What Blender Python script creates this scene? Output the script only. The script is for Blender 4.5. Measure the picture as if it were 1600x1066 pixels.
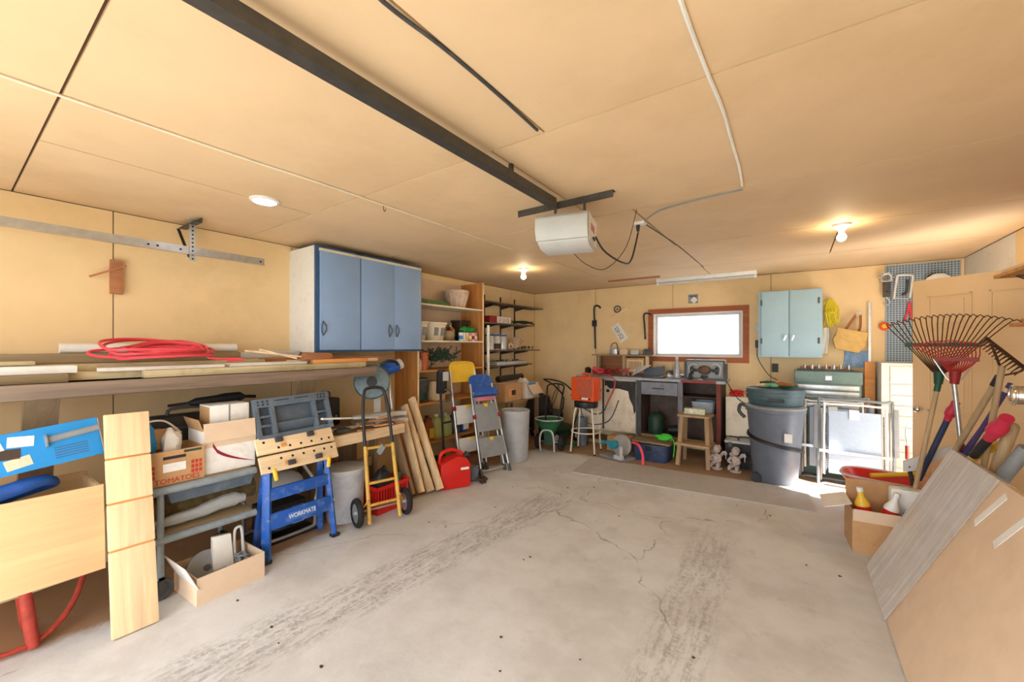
import bpy, bmesh, math, random
from mathutils import Vector, Matrix, Euler, noise
R = math.radians; PI = math.pi
for o in list(bpy.data.objects): bpy.data.objects.remove(o)
S = bpy.context.scene
C = S.collection
# ------------------------------------------------------------------ camera, sky, exposure
F = 630.0; YAW = R(34.93); HC = 1.5
cd = bpy.data.cameras.new('camera'); cam = bpy.data.objects.new('camera', cd); C.objects.link(cam)
cd.sensor_width = 36; cd.lens = F / 1600 * 36; cd.shift_y = 7 / 1600; cd.clip_start = .05
cam.location = (0, 0, HC); cam.rotation_euler = (PI / 2, 0, YAW); S.camera = cam
w = bpy.data.worlds.new('sky'); S.world = w; w.use_nodes = True
bg = w.node_tree.nodes['Background']; bg.inputs[0].default_value = (.90, .95, 1, 1); bg.inputs[1].default_value = 5.0
sl = bpy.data.lights.new('sun', 'SUN'); sl.energy = 40; sl.angle = R(3); sl.color = (1, .96, .9); so_ = bpy.data.objects.new('sun', sl); C.objects.link(so_); so_.location = (6, 3, 6)
so_.rotation_euler = Vector((-.62, .22, -.75)).to_track_quat('-Z', 'Y').to_euler()          # daylight falls in through the side door
S.view_settings.view_transform = 'Standard'; S.view_settings.look = 'None'
S.view_settings.gamma = 1; S.view_settings.use_curve_mapping = False; S.view_settings.exposure = 0.22
def at(px, py, X=None, Y=None, Z=None):
    """point on a real plane (x, y or z known) that a pixel of the 1600x1066 photo looks at"""
    xc = (px - 800) / F; yc = (540 - py) / F
    d = Vector((-math.sin(YAW) + xc * math.cos(YAW), math.cos(YAW) + xc * math.sin(YAW), yc))
    t = X / d.x if X is not None else Y / d.y if Y is not None else (Z - HC) / d.z
    return Vector((0, 0, HC)) + d * t
# ------------------------------------------------------------------ materials
MATS = {}
def mat(name, col, rough=.6, metal=0., var=.12, scale=9., bump=0., grain=None, dirt=None, emit=0., rnd=0., spec=.4, coat=0.):
    if name in MATS: return MATS[name]
    m = bpy.data.materials.new(name); m.use_nodes = True; nt = m.node_tree; N = nt.nodes; L = nt.links
    b = N['Principled BSDF']; b.inputs['Roughness'].default_value = rough; b.inputs['Metallic'].default_value = metal
    b.inputs['Specular IOR Level'].default_value = spec; b.inputs['Coat Weight'].default_value = coat
    tc = N.new('ShaderNodeTexCoord'); mp = N.new('ShaderNodeMapping'); L.new(tc.outputs['Object'], mp.inputs[0])
    if grain is not None:
        sc = [scale * 2.2] * 3; sc[grain] = scale * .12; mp.inputs['Scale'].default_value = sc
    else: mp.inputs['Scale'].default_value = (scale,) * 3
    if rnd:
        oi = N.new('ShaderNodeObjectInfo'); ml = N.new('ShaderNodeMath'); ml.operation = 'MULTIPLY'; ml.inputs[1].default_value = 37
        L.new(oi.outputs['Random'], ml.inputs[0]); L.new(ml.outputs[0], mp.inputs['Location'])
    n = N.new('ShaderNodeTexNoise'); n.inputs['Detail'].default_value = 6; n.inputs['Roughness'].default_value = .62
    n.inputs['Scale'].default_value = 1; n.inputs['Distortion'].default_value = .4 if grain is not None else 0
    L.new(mp.outputs[0], n.inputs['Vector'])
    r = N.new('ShaderNodeValToRGB'); r.color_ramp.elements[0].position = .3; r.color_ramp.elements[1].position = .7
    c = Vector(col[:3])
    r.color_ramp.elements[0].color = (*(c * (1 - var)), 1); r.color_ramp.elements[1].color = (*[min(1, x) for x in c * (1 + var)], 1)
    L.new(n.outputs[0], r.inputs[0]); out = r.outputs[0]
    if dirt:                                                       # (colour, amount, scale): stains with a shape of their own
        n2 = N.new('ShaderNodeTexNoise'); n2.inputs['Scale'].default_value = dirt[2]; n2.inputs['Detail'].default_value = 8
        n2.inputs['Roughness'].default_value = .7; L.new(tc.outputs['Object'], n2.inputs['Vector'])
        r2 = N.new('ShaderNodeValToRGB'); r2.color_ramp.elements[0].position = .5; r2.color_ramp.elements[1].position = .72
        r2.color_ramp.elements[1].color = (dirt[1],) * 3 + (1,); L.new(n2.outputs[0], r2.inputs[0])
        mx = N.new('ShaderNodeMix'); mx.data_type = 'RGBA'; L.new(r2.outputs[0], mx.inputs[0]); L.new(out, mx.inputs[6])
        mx.inputs[7].default_value = (*dirt[0], 1); out = mx.outputs[2]
    if rnd:
        h = N.new('ShaderNodeHueSaturation'); mr = N.new('ShaderNodeMapRange'); L.new(oi.outputs['Random'], mr.inputs[0])
        mr.inputs[3].default_value = 1 - rnd; mr.inputs[4].default_value = 1 + rnd; L.new(mr.outputs[0], h.inputs['Value'])
        L.new(out, h.inputs['Color']); out = h.outputs[0]
    L.new(out, b.inputs['Base Color'])
    if bump:
        bp = N.new('ShaderNodeBump'); bp.inputs['Strength'].default_value = bump; bp.inputs['Distance'].default_value = .004
        L.new(n.outputs[0], bp.inputs['Height']); L.new(bp.outputs[0], b.inputs['Normal'])
    if emit:
        b.inputs['Emission Color'].default_value = (*col, 1); b.inputs['Emission Strength'].default_value = emit
    MATS[name] = m; return m
def clear(name, col, alpha, rough=.3):
    m = mat(name, col, rough, var=.1, scale=14, bump=.4); b = m.node_tree.nodes['Principled BSDF']; b.inputs['Alpha'].default_value = alpha
    return m
def srgb(r, g, b): return tuple((x / 255 / 12.92 if x <= 10 else ((x / 255 + .055) / 1.055) ** 2.4) for x in (r, g, b))
W_ = lambda n, c, g=0, rough=.7, var=.2, rnd=.12, **k: mat(n, srgb(*c), rough, var=var, scale=10, grain=g, rnd=rnd, bump=.25, **k)
wall_m = mat('wall_paint', srgb(234, 206, 158), .75, var=.04, scale=3, bump=.12, dirt=(srgb(190, 152, 100), .25, 1.7))
ceil_m = mat('ceiling_board', srgb(221, 191, 152), .7, var=.04, scale=2.4, bump=.12, rnd=.03, dirt=(srgb(184, 146, 100), .3, 1.1))
pine = W_('pine', (232, 204, 164)); pine_z = W_('pine_upright', (228, 198, 156), 2); ply = W_('plywood', (216, 182, 134), 0, var=.12)
aged = W_('aged_timber', (150, 130, 98)); aged_z = W_('aged_timber_upright', (142, 118, 90), 2); pale = W_('pale_timber', (214, 200, 160), dirt=(srgb(140, 120, 80), .5, 6))
redw = W_('reddish_timber', (168, 112, 76)); orng = W_('orange_timber', (214, 150, 88)); shelfw = W_('shelf_wood', (196, 138, 78), 0, var=.22)
shelfz = W_('shelf_wood_upright', (188, 128, 70), 2, var=.25); brnw = W_('brown_trim_wood', (168, 96, 62), 0); ratty = W_('weathered_edge', (122, 104, 90), 0, var=.35)
pegw = W_('stool_wood', (176, 148, 112), 2); hand = W_('tool_handle_wood', (176, 150, 116), 2, var=.25); whitep = mat('white_paint', srgb(232, 232, 228), .45, var=.04, dirt=(srgb(150, 140, 125), .3, 9))
offw = mat('cream_paint', srgb(228, 216, 194), .5, var=.05, dirt=(srgb(110, 90, 75), .4, 5)); blue_c = mat('blue_cabinet_paint', srgb(140, 170, 212), .4, var=.04, scale=4, dirt=(srgb(158, 180, 214), .4, 3))
blue_d = mat('dark_blue_edge_paint', srgb(58, 92, 130), .5, var=.1); teal_c = mat('grey_blue_cabinet_paint', srgb(162, 192, 206), .5, var=.06, scale=4, dirt=(srgb(140, 168, 180), .4, 8))
steel = mat('galvanised_steel', srgb(190, 194, 198), .35, .85, var=.12, scale=20); dsteel = mat('dark_steel', srgb(82, 80, 78), .45, .6, var=.2, scale=16); chrome = mat('chrome', srgb(215, 215, 218), .15, 1., var=.04)
black = mat('black_plastic', srgb(36, 36, 38), .45, var=.2); dgrey = mat('charcoal_plastic', srgb(66, 68, 72), .5, var=.14, dirt=(srgb(120, 118, 112), .35, 6)); grey = mat('grey_plastic', srgb(136, 140, 144), .5, var=.1, dirt=(srgb(90, 88, 84), .35, 7))
lgrey = mat('light_grey_plastic', srgb(196, 196, 194), .5, var=.06); gpaint = mat('grey_pipe_paint', srgb(136, 146, 152), .4, var=.12, dirt=(srgb(90, 84, 76), .5, 14)); slate = mat('slate_tray_plastic', srgb(92, 104, 118), .45, var=.1, dirt=(srgb(138, 150, 162), .6, 6))
red = mat('red_plastic', srgb(205, 36, 30), .35, var=.08); dred = mat('dark_red_paint', srgb(140, 34, 36), .5, var=.15); rust = mat('rusty_red_paint', srgb(168, 62, 48), .6, var=.25, scale=20)
blue = mat('blue_metal_paint', srgb(28, 84, 170), .38, var=.1, dirt=(srgb(150, 165, 185), .4, 15)); bblue = mat('bright_blue_print', srgb(40, 140, 210), .4, var=.05); tarpb = mat('blue_tarp', srgb(38, 88, 170), .5, var=.2, scale=20, bump=.4)
yellow = mat('yellow_plastic', srgb(228, 186, 52), .45, var=.08); tyel = mat('yellow_frame_paint', srgb(206, 164, 74), .45, var=.12, dirt=(srgb(120, 84, 44), .6, 13)); rope_y = mat('yellow_rope', srgb(224, 206, 40), .7, var=.2, scale=60, bump=.5)
green = mat('green_plastic', srgb(40, 98, 62), .5, var=.15); dgreen = mat('dark_green_paint', srgb(40, 66, 52), .5, var=.25); lime = mat('lime_green_cord', srgb(80, 210, 70), .6, var=.1); gleaf = mat('artificial_needles', srgb(52, 78, 62), .8, var=.4, scale=30)
teal = mat('teal_plastic', srgb(36, 140, 158), .4, var=.08); orange = mat('orange_enamel', srgb(226, 84, 34), .4, var=.06); card = mat('cardboard', srgb(190, 148, 104), .8, var=.06, scale=14, rnd=.06, dirt=(srgb(140, 105, 72), .3, 8))
cardl = mat('pale_cardboard', srgb(222, 196, 168), .75, var=.05, scale=9, dirt=(srgb(206, 176, 146), .3, 5)); paper = mat('white_paper', srgb(234, 232, 228), .7, var=.06, dirt=(srgb(150, 140, 128), .35, 8)); terra = mat('terracotta', srgb(186, 98, 62), .75, var=.15)
hose = mat('red_hose', srgb(226, 72, 84), .45, var=.08); concm = mat('cast_stone', srgb(190, 176, 166), .9, var=.2, scale=26, bump=.6); leather = mat('tan_leather', srgb(214, 176, 104), .6, var=.15, dirt=(srgb(150, 105, 55), .4, 10)); dleather = mat('brown_leather', srgb(150, 92, 52), .6, var=.2)
denim = mat('blue_denim', srgb(136, 170, 208), .85, var=.2, scale=40, bump=.4); cloth_o = mat('olive_cloth', srgb(112, 98, 62), .9, var=.4, scale=22, bump=.5, dirt=(srgb(90, 40, 34), .6, 7)); rubber = mat('black_rubber', srgb(30, 30, 31), .8, var=.25, scale=40)
matg = mat('grey_rubber_mat', srgb(190, 186, 182), .42, var=.08, scale=12, dirt=(srgb(176, 160, 140), .4, 3)); pot_w = mat('whitewashed_pot', srgb(206, 184, 170), .8, var=.14, scale=16, bump=.3); dbrn = mat('dark_brown', srgb(64, 48, 38), .6, var=.3); purple = mat('purple_paint', srgb(72, 58, 108), .5)  # rubber mat grey lightened to imitate its glancing reflection
jugm = mat('amber_liquid', srgb(150, 84, 44), .3, var=.1); juggr = mat('green_liquid_jug', srgb(176, 180, 110), .3, var=.1); film = clear('clear_film', srgb(220, 224, 226), .42, .25); net = clear('clear_bin_plastic', srgb(200, 202, 204), .62, .35)
sgreen = mat('steel_green_box', srgb(112, 136, 132), .45, .2, var=.1, dirt=(srgb(70, 80, 76), .4, 6)); bulbm = mat('lit_bulb', (1, .80, .48), .3, emit=110., var=0); ledm = mat('lit_led_disc', (.9, .95, 1), .3, emit=26., var=0); mesh_g = mat('grille_metal', srgb(186, 110, 88), .5, .4, var=.3, scale=50)
pink = mat('faded_pink_plastic', srgb(200, 120, 130), .5); ink_r = mat('red_ink', srgb(186, 60, 44), .7); ink_k = mat('black_ink', srgb(34, 34, 36), .7); ink_m = mat('burgundy_ink', srgb(140, 24, 60), .6); doorm = mat('door_paint', srgb(226, 194, 150), .45, var=.03, scale=3, bump=.05)
pegm = mat('pegboard_paint', srgb(150, 170, 190), .6, var=.05); charred = mat('black_overspray_paint', srgb(40, 38, 40), .6, var=.3, dirt=(srgb(110, 106, 112), .5, 4)); glass_w = None
# ------------------------------------------------------------------ mesh builder
def cat(pts, k=6, closed=False):
    p = [Vector(q) for q in pts]; n = len(p); out = []
    for i in range(n if closed else n - 1):
        a, b, c, d = (p[(i + j) % n] if closed else p[min(max(i + j, 0), n - 1)] for j in (-1, 0, 1, 2))
        for s in range(k):
            t = s / k
            out.append(.5 * ((2 * b) + (c - a) * t + (2 * a - 5 * b + 4 * c - d) * t * t + (3 * b - a - 3 * c + d) * t ** 3))
    if not closed: out.append(p[-1])
    return out
class MB:
    def __init__(s): s.v = []; s.f = []
    def add(s, v, f, M=None):
        k = len(s.v); s.v += [tuple(M @ Vector(q)) if M else tuple(q) for q in v]; s.f += [tuple(i + k for i in q) for q in f]; return s
    def box(s, c, d, r=None):
        x, y, z = d[0] / 2, d[1] / 2, d[2] / 2
        v = [(i, j, k) for k in (-z, z) for i, j in ((-x, -y), (x, -y), (x, y), (-x, y))]
        M = Matrix.Translation(c) @ (Euler(r).to_matrix().to_4x4() if r else Matrix())
        return s.add(v, [(3, 2, 1, 0), (4, 5, 6, 7), (0, 1, 5, 4), (1, 2, 6, 5), (2, 3, 7, 6), (3, 0, 4, 7)], M)
    def bx(s, x0, x1, y0, y1, z0, z1): return s.box(((x0 + x1) / 2, (y0 + y1) / 2, (z0 + z1) / 2), (abs(x1 - x0), abs(y1 - y0), abs(z1 - z0)))
    def beam(s, a, b, wd, t, roll=0.):
        a = Vector(a); b = Vector(b); d = b - a; q = d.to_track_quat('X', 'Z').to_matrix().to_4x4() @ Matrix.Rotation(roll, 4, 'X')
        x, y, z = d.length / 2, wd / 2, t / 2; v = [(i, j, k) for k in (-z, z) for i, j in ((-x, -y), (x, -y), (x, y), (-x, y))]
        return s.add(v, [(3, 2, 1, 0), (4, 5, 6, 7), (0, 1, 5, 4), (1, 2, 6, 5), (2, 3, 7, 6), (3, 0, 4, 7)], Matrix.Translation((a + b) / 2) @ q)
    def tube(s, pts, r, n=8, k=0, closed=False, flat=1.):
        p = cat(pts, k, closed) if k else [Vector(q) for q in pts]; m = len(p); v = []; f = []; up = None
        for i, q in enumerate(p):
            t = ((p[(i + 1) % m] - p[i - 1]) if closed else (p[min(i + 1, m - 1)] - p[max(i - 1, 0)])).normalized()
            if up is None: up = t.orthogonal().normalized()
            up = (up - t * up.dot(t)); up = up.normalized() if up.length > 1e-6 else t.orthogonal().normalized(); sd = t.cross(up)
            rr = r[min(i * len(r) // m, len(r) - 1)] if isinstance(r, (list, tuple)) else r
            for j in range(n):
                a = 2 * PI * j / n; v.append(q + up * math.cos(a) * rr + sd * math.sin(a) * rr * flat)
        for i in range(m if closed else m - 1):
            for j in range(n): f.append((i * n + j, i * n + (j + 1) % n, ((i + 1) % m) * n + (j + 1) % n, ((i + 1) % m) * n + j))
        if not closed: f += [tuple(range(n - 1, -1, -1)), tuple((m - 1) * n + j for j in range(n))]
        return s.add(v, f)
    def cyl(s, a, b, r, r2=None, n=18):
        a = Vector(a); b = Vector(b); q = (b - a).to_track_quat('Z', 'Y').to_matrix().to_4x4(); h = (b - a).length
        return s.lathe([(r, 0), (r if r2 is None else r2, h)], n=n, M=Matrix.Translation(a) @ q)
    def lathe(s, prof, c=(0, 0, 0), n=24, M=None, cap=True, sq=None):
        v = []; f = []; m = len(prof)
        for r, z in prof:
            for j in range(n):
                a = 2 * PI * j / n; x, y = math.cos(a), math.sin(a)
                if sq:
                    e = 2 / sq; x = math.copysign(abs(x) ** e, x); y = math.copysign(abs(y) ** e, y)
                v.append((r * x + c[0], r * y + c[1], z + c[2]))
        for i in range(m - 1):
            for j in range(n): f.append((i * n + j, i * n + (j + 1) % n, (i + 1) * n + (j + 1) % n, (i + 1) * n + j))
        if cap: f += [tuple(range(n - 1, -1, -1)), tuple((m - 1) * n + j for j in range(n))]
        return s.add(v, f, M)
    def ell(s, c, r, n=16, M=None):
        m = n // 2; prof = [(math.sin(PI * i / m), -math.cos(PI * i / m)) for i in range(m + 1)]; prof[0] = (.02, -1); prof[-1] = (.02, 1)
        T = Matrix.Translation(c) @ (M or Matrix()) @ Matrix.Diagonal((*r, 1)); return s.lathe(prof, n=n, M=T)
    def blob(s, c, r, seed=1, amp=.3, fr=3., n=18, sq=1.):
        m = n // 2; k0 = len(s.v); s.ell((0, 0, 0), (1, 1, 1), n)
        for i in range(k0, len(s.v)):
            p = Vector(s.v[i]); p = Vector([math.copysign(abs(x) ** sq, x) for x in p])
            d = 1 + amp * noise.noise(p * fr + Vector((seed * 7.3, seed * 1.7, 0))); s.v[i] = (c[0] + p.x * d * r[0], c[1] + p.y * d * r[1], c[2] + p.z * d * r[2])
        return s
    def prism(s, poly, ax, a0, a1, M=None):
        P = {'x': lambda p, a: (a, p[0], p[1]), 'y': lambda p, a: (p[0], a, p[1]), 'z': lambda p, a: (p[0], p[1], a)}[ax]; n = len(poly)
        return s.add([P(p, a0) for p in poly] + [P(p, a1) for p in poly], [tuple(range(n)), tuple(range(2 * n - 1, n - 1, -1))] + [(i, (i + 1) % n, n + (i + 1) % n, n + i) for i in range(n)], M)
    def ring(s, c, r, w_, ax='y', n=24, k=8):
        pts = []
        for i in range(n):
            a = 2 * PI * i / n; x, z = r * math.cos(a), r * math.sin(a)
            pts.append({'y': (c[0] + x, c[1], c[2] + z), 'x': (c[0], c[1] + x, c[2] + z), 'z': (c[0] + x, c[1] + z, c[2])}[ax])
        return s.tube(pts, w_, k, closed=True)
    def sheet(s, fn, nu, nv, th):
        g = [[Vector(fn(i / nu, j / nv)) for j in range(nv + 1)] for i in range(nu + 1)]; v = []
        for i in range(nu + 1):
            for j in range(nv + 1): v.append(g[i][j])
        K = len(v)
        for i in range(nu + 1):
            for j in range(nv + 1):
                a = g[min(i + 1, nu)][j] - g[max(i - 1, 0)][j]; b = g[i][min(j + 1, nv)] - g[i][max(j - 1, 0)]; nn = a.cross(b); nn = nn.normalized() if nn.length else Vector((0, 0, 1)); v.append(g[i][j] + nn * th)
        q = nv + 1; f = []
        for i in range(nu):
            for j in range(nv):
                a = i * q + j; f += [(a, a + q, a + q + 1, a + 1), (K + a, K + a + 1, K + a + q + 1, K + a + q)]
        for i in range(nu):
            for j in (0, nv): a = i * q + j; f.append((a, a + q, K + a + q, K + a) if j else (a + q, a, K + a, K + a + q))
        for j in range(nv):
            for i in (0, nu): a = i * q + j; f.append((a + 1, a, K + a, K + a + 1) if i else (a, a + 1, K + a + 1, K + a))
        return s.add(v, f)
    def mesh(s, name, m, bev=0, smooth=40):
        me = bpy.data.meshes.new(name); me.from_pydata([tuple(q) for q in s.v], [], s.f); bm = bmesh.new(); bm.from_mesh(me)
        bmesh.ops.recalc_face_normals(bm, faces=bm.faces)
        if bev:
            es = [e for e in bm.edges if len(e.link_faces) == 2 and e.calc_face_angle(0) > .6]
            bmesh.ops.bevel(bm, geom=es, offset=bev, segments=2, affect='EDGES', profile=.6, clamp_overlap=True)
        bm.to_mesh(me); bm.free()
        if m: me.materials.append(m)
        me.shade_smooth(); me.set_sharp_from_angle(angle=R(smooth)); return me
    def build(s, name, m, parent=None, bev=0, smooth=40):
        o = bpy.data.objects.new(name, s.mesh(name, m, bev, smooth)); C.objects.link(o)
        if parent: o.parent = parent
        return o
def tag(o, label=None, cat_=None, group=None, kind=None):
    for k, v in (('label', label), ('category', cat_), ('group', group), ('kind', kind)):
        if v: o[k] = v
    return o
def thing(name, label, cat_, loc=(0, 0, 0), rz=0., group=None, rx=0., ry=0.):
    o = bpy.data.objects.new(name, None); C.objects.link(o); o.empty_display_size = .1
    o.location = loc; o.rotation_euler = (rx, ry, rz); return tag(o, label, cat_, group)
def solo(name, label, cat_, mb, m, loc=(0, 0, 0), rz=0., group=None, bev=0, rx=0., ry=0., smooth=40):
    o = mb.build(name, m, None, bev, smooth); o.location = loc; o.rotation_euler = (rx, ry, rz); return tag(o, label, cat_, group)
def struct(name, mb, m, parent=None, **k):
    o = mb.build(name, m, parent, **k)
    if not parent: o['kind'] = 'structure'
    return o
def text(name, s_, size, m, parent, loc, rot=(PI / 2, 0, 0), depth=.0015, sx=1., lab=None):
    cu = bpy.data.curves.new(name, 'FONT'); cu.body = s_; cu.size = size; cu.extrude = depth; cu.align_x = 'CENTER'; cu.align_y = 'CENTER'; cu.resolution_u = 3
    t = bpy.data.objects.new(name, cu); C.objects.link(t); dg = bpy.context.evaluated_depsgraph_get(); me = bpy.data.meshes.new_from_object(t.evaluated_get(dg))
    bpy.data.objects.remove(t); o = bpy.data.objects.new(name, me); me.materials.clear(); me.materials.append(m); C.objects.link(o); o.parent = parent; o.location = loc; o.rotation_euler = rot; o.scale = (sx, 1, 1)
    return o
def obox(w_, d, h, t=.006):                                        # open-topped carton, base centre at origin
    return MB().bx(-w_ / 2, w_ / 2, -d / 2, d / 2, 0, t).bx(-w_ / 2, w_ / 2, -d / 2, -d / 2 + t, t, h).bx(-w_ / 2, w_ / 2, d / 2 - t, d / 2, t, h).bx(-w_ / 2, -w_ / 2 + t, -d / 2 + t, d / 2 - t, t, h).bx(w_ / 2 - t, w_ / 2, -d / 2 + t, d / 2 - t, t, h)
LW = PI / 2; RW = -PI / 2                                          # facing of things that stand along the left / right wall
# ------------------------------------------------------------------ the room
XL, XR, YB, YF, HT = -3.9, 1.5, 6.3, -1.0, 2.44
def floor_material():
    m = bpy.data.materials.new('concrete_floor'); m.use_nodes = True; nt = m.node_tree; N = nt.nodes; L = nt.links; b = N['Principled BSDF']; b.inputs['Roughness'].default_value = .62; b.inputs['Specular IOR Level'].default_value = .3
    geo = N.new('ShaderNodeNewGeometry'); sep = N.new('ShaderNodeSeparateXYZ'); L.new(geo.outputs['Position'], sep.inputs[0])
    def nz(scale, det=8, rough=.65, vec=None, stretch=None):
        n = N.new('ShaderNodeTexNoise'); n.inputs['Scale'].default_value = scale; n.inputs['Detail'].default_value = det; n.inputs['Roughness'].default_value = rough
        if stretch:
            mp = N.new('ShaderNodeMapping'); mp.inputs['Scale'].default_value = stretch; L.new(geo.outputs['Position'], mp.inputs[0]); L.new(mp.outputs[0], n.inputs['Vector'])
        else: L.new(geo.outputs['Position'], n.inputs['Vector'])
        return n.outputs[0]
    def mth(op, a, b_=None, c=None):
        k = N.new('ShaderNodeMath'); k.operation = op
        for i, q in enumerate((a, b_, c)):
            if q is None: continue
            if isinstance(q, (int, float)): k.inputs[i].default_value = q
            else: L.new(q, k.inputs[i])
        return k.outputs[0]
    def sm(x, lo, hi, a=0., b_=1.):
        k = N.new('ShaderNodeMapRange'); k.interpolation_type = 'SMOOTHSTEP'; L.new(x, k.inputs[0]); k.inputs[1].default_value = lo; k.inputs[2].default_value = hi; k.inputs[3].default_value = a; k.inputs[4].default_value = b_; return k.outputs[0]
    def mix(f, a, c):
        k = N.new('ShaderNodeMix'); k.data_type = 'RGBA'; L.new(f, k.inputs[0])
        if isinstance(a, tuple): k.inputs[6].default_value = (*a, 1)
        else: L.new(a, k.inputs[6])
        k.inputs[7].default_value = (*c, 1); return k.outputs[2]
    x, y = sep.outputs[0], sep.outputs[1]
    col = mix(sm(nz(1.6), .38, .64), srgb(216, 217, 218), srgb(198, 197, 196))
    col = mix(sm(nz(5.5), .56, .74, 0, .5), col, srgb(176, 172, 167)); col = mix(sm(nz(60, 3), .62, .8, 0, .4), col, srgb(140, 136, 130))
    grit = nz(9, 9, .75, stretch=(3.2, .55, 1)); speck = nz(38, 4, .7)
    def track(cx, slope, hw, y0, y1, amt):
        d = mth('ABSOLUTE', mth('SUBTRACT', mth('SUBTRACT', x, cx), mth('MULTIPLY', y, slope)))
        band = mth('MULTIPLY', sm(d, hw * .55, hw * 1.25, 1, 0), mth('MULTIPLY', sm(y, y0, y0 + .35), sm(y, y1 - .8, y1, 1, 0)))
        return mth('MULTIPLY', mth('MULTIPLY', band, mth('MULTIPLY', sm(grit, .40, .62), sm(speck, .34, .58))), amt)
    col = mix(track(-2.30, .11, .21, .35, 4.0, .58), col, srgb(104, 98, 90)); col = mix(track(-.44, -.02, .17, 1.2, 4.0, .52), col, srgb(112, 106, 98))
    v = N.new('ShaderNodeTexVoronoi'); v.feature = 'DISTANCE_TO_EDGE'; v.inputs['Scale'].default_value = .42
    dis = N.new('ShaderNodeVectorMath'); dis.operation = 'MULTIPLY_ADD'; nn = N.new('ShaderNodeTexNoise'); nn.inputs['Scale'].default_value = 2.5; nn.inputs['Detail'].default_value = 6; L.new(geo.outputs['Position'], nn.inputs['Vector']); L.new(nn.outputs[1], dis.inputs[0]); dis.inputs[1].default_value = (.5, .5, .5); L.new(geo.outputs['Position'], dis.inputs[2]); L.new(dis.outputs[0], v.inputs['Vector'])
    crack = mth('MULTIPLY', sm(v.outputs[0], .0012, .0035, 1, 0), sm(nz(1.1), .45, .55)); col = mix(mth('MULTIPLY', crack, .55), col, srgb(110, 98, 84))
    wob = mth('MULTIPLY', mth('SUBTRACT', nz(3), .5), .35)
    br = mth('MAXIMUM', sm(mth('ADD', y, wob), 5.0, 5.10), sm(mth('ADD', x, wob), -3.12, -3.02, 1, 0))
    brc = mth('MULTIPLY', br, sm(nz(4), .2, .5, .7, .95)); col = mix(brc, col, srgb(160, 126, 94))
    L.new(col, b.inputs['Base Color']); bp = N.new('ShaderNodeBump'); bp.inputs['Strength'].default_value = .25; bp.inputs['Distance'].default_value = .004; L.new(nz(30, 6), bp.inputs['Height']); L.new(bp.outputs[0], b.inputs['Normal'])
    return m
struct('floor', MB().bx(XL - .15, XR + .15, YF - .1, YB + .15, -.12, 0), floor_material())
gnd = mat('dark_yard', srgb(112, 112, 104), .9, var=.25, scale=3)  # unseen ground kept dark to weaken bounce through the garage door
struct('side_bounce_slab', MB().bx(XR + .16, XR + 5, 2.5, 7.5, -.12, -.02), mat('pale_bounce_slab', srgb(206, 202, 196), .9))  # unseen pale slab added to bounce daylight in at the side door
struct('ground', MB().bx(-30, 30, -30, 30, -.3, -.121), gnd)
seam = mat('seam_backing', srgb(92, 66, 42), .9, var=.2); shell = mat('sheathing', srgb(170, 140, 100), .8)  # dark backing visible through the board joints
G = .005
ceil = struct('ceiling', MB().bx(XL - .15, XR + .15, YF - .1, YB + .15, HT + .012, HT + .1), seam)
rows = [(YF - .1, .27), (.27, 1.545), (1.545, 2.76), (2.76, 3.99), (3.99, 5.2), (5.2, YB)]
cuts = [[-1.2], [-2.83, -.9], [-1.2], [-.91], [-2.2, .3], [-.9]]
for (y0, y1), cs in zip(rows, cuts):
    xs = [XL] + cs + [XR]
    for a, b in zip(xs, xs[1:]): struct('ceiling_panel', MB().bx(a + G, b - G, y0 + G, y1 - G, HT, HT + .012), ceil_m, ceil)
def panel(parent, rects, axis, p, t=.012):                        # a wall board, cut round the openings
    mb = MB()
    for a0, a1, z0, z1 in rects:
        mb.bx(*((a0, a1, p, p + t) if axis == 'y' else (p, p + t, a0, a1)), z0, z1)
    return struct('wall_panel', mb, wall_m, parent)
wl = struct('wall_left', MB().bx(XL - .13, XL - .0125, YF - .1, YB + .15, 0, HT), seam)
ys = [YF, -.5, .715, 1.935, 3.155, 4.4, 5.55, YB]
for a, b in zip(ys, ys[1:]): panel(wl, [(a + G * .6, b - G * .6, 0, HT - .004)], 'x', XL - .012)
WX0, WX1, WZ0, WZ1 = -1.76, -.565, 1.325, 1.985
wb = struct('wall_back', MB().bx(XL - .13, WX0, YB + .0125, YB + .13, 0, HT).bx(WX1, XR + .13, YB + .0125, YB + .13, 0, HT).bx(WX0, WX1, YB + .0125, YB + .13, 0, WZ0).bx(WX0, WX1, YB + .0125, YB + .13, WZ1, HT), seam)
xs = [XL, -2.7, -1.476, -.245, .97, XR]
for a, b in zip(xs, xs[1:]):
    a += G * .6; b -= G * .6; h = HT - .004
    if b <= WX0 or a >= WX1: panel(wb, [(a, b, 0, h)], 'y', YB)
    else:
        i0, i1 = max(a, WX0), min(b, WX1); rr = [(i0, i1, 0, WZ0), (i0, i1, WZ1, h)]
        if a < i0: rr.append((a, i0, 0, h))
        if b > i1: rr.append((i1, b, 0, h))
        panel(wb, rr, 'y', YB)
DY0, DY1, DZ = 4.24, 5.10, 2.05
wr = struct('wall_right', MB().bx(XR + .0125, XR + .13, YF - .1, DY0, 0, HT).bx(XR + .0125, XR + .13, DY1, YB + .15, 0, HT).bx(XR + .0125, XR + .13, DY0, DY1, DZ, HT), seam)
for a, b in ((YF, 1.4), (1.4, 2.8), (2.8, DY0)): panel(wr, [(a, b - G, 0, HT - .004)], 'x', XR)
panel(wr, [(DY0, DY1 - G, DZ, HT - .004)], 'x', XR)
struct('wall_panel', MB().bx(XR, XR + .012, DY1, YB, 0, HT - .004), whitep, wr)
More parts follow.
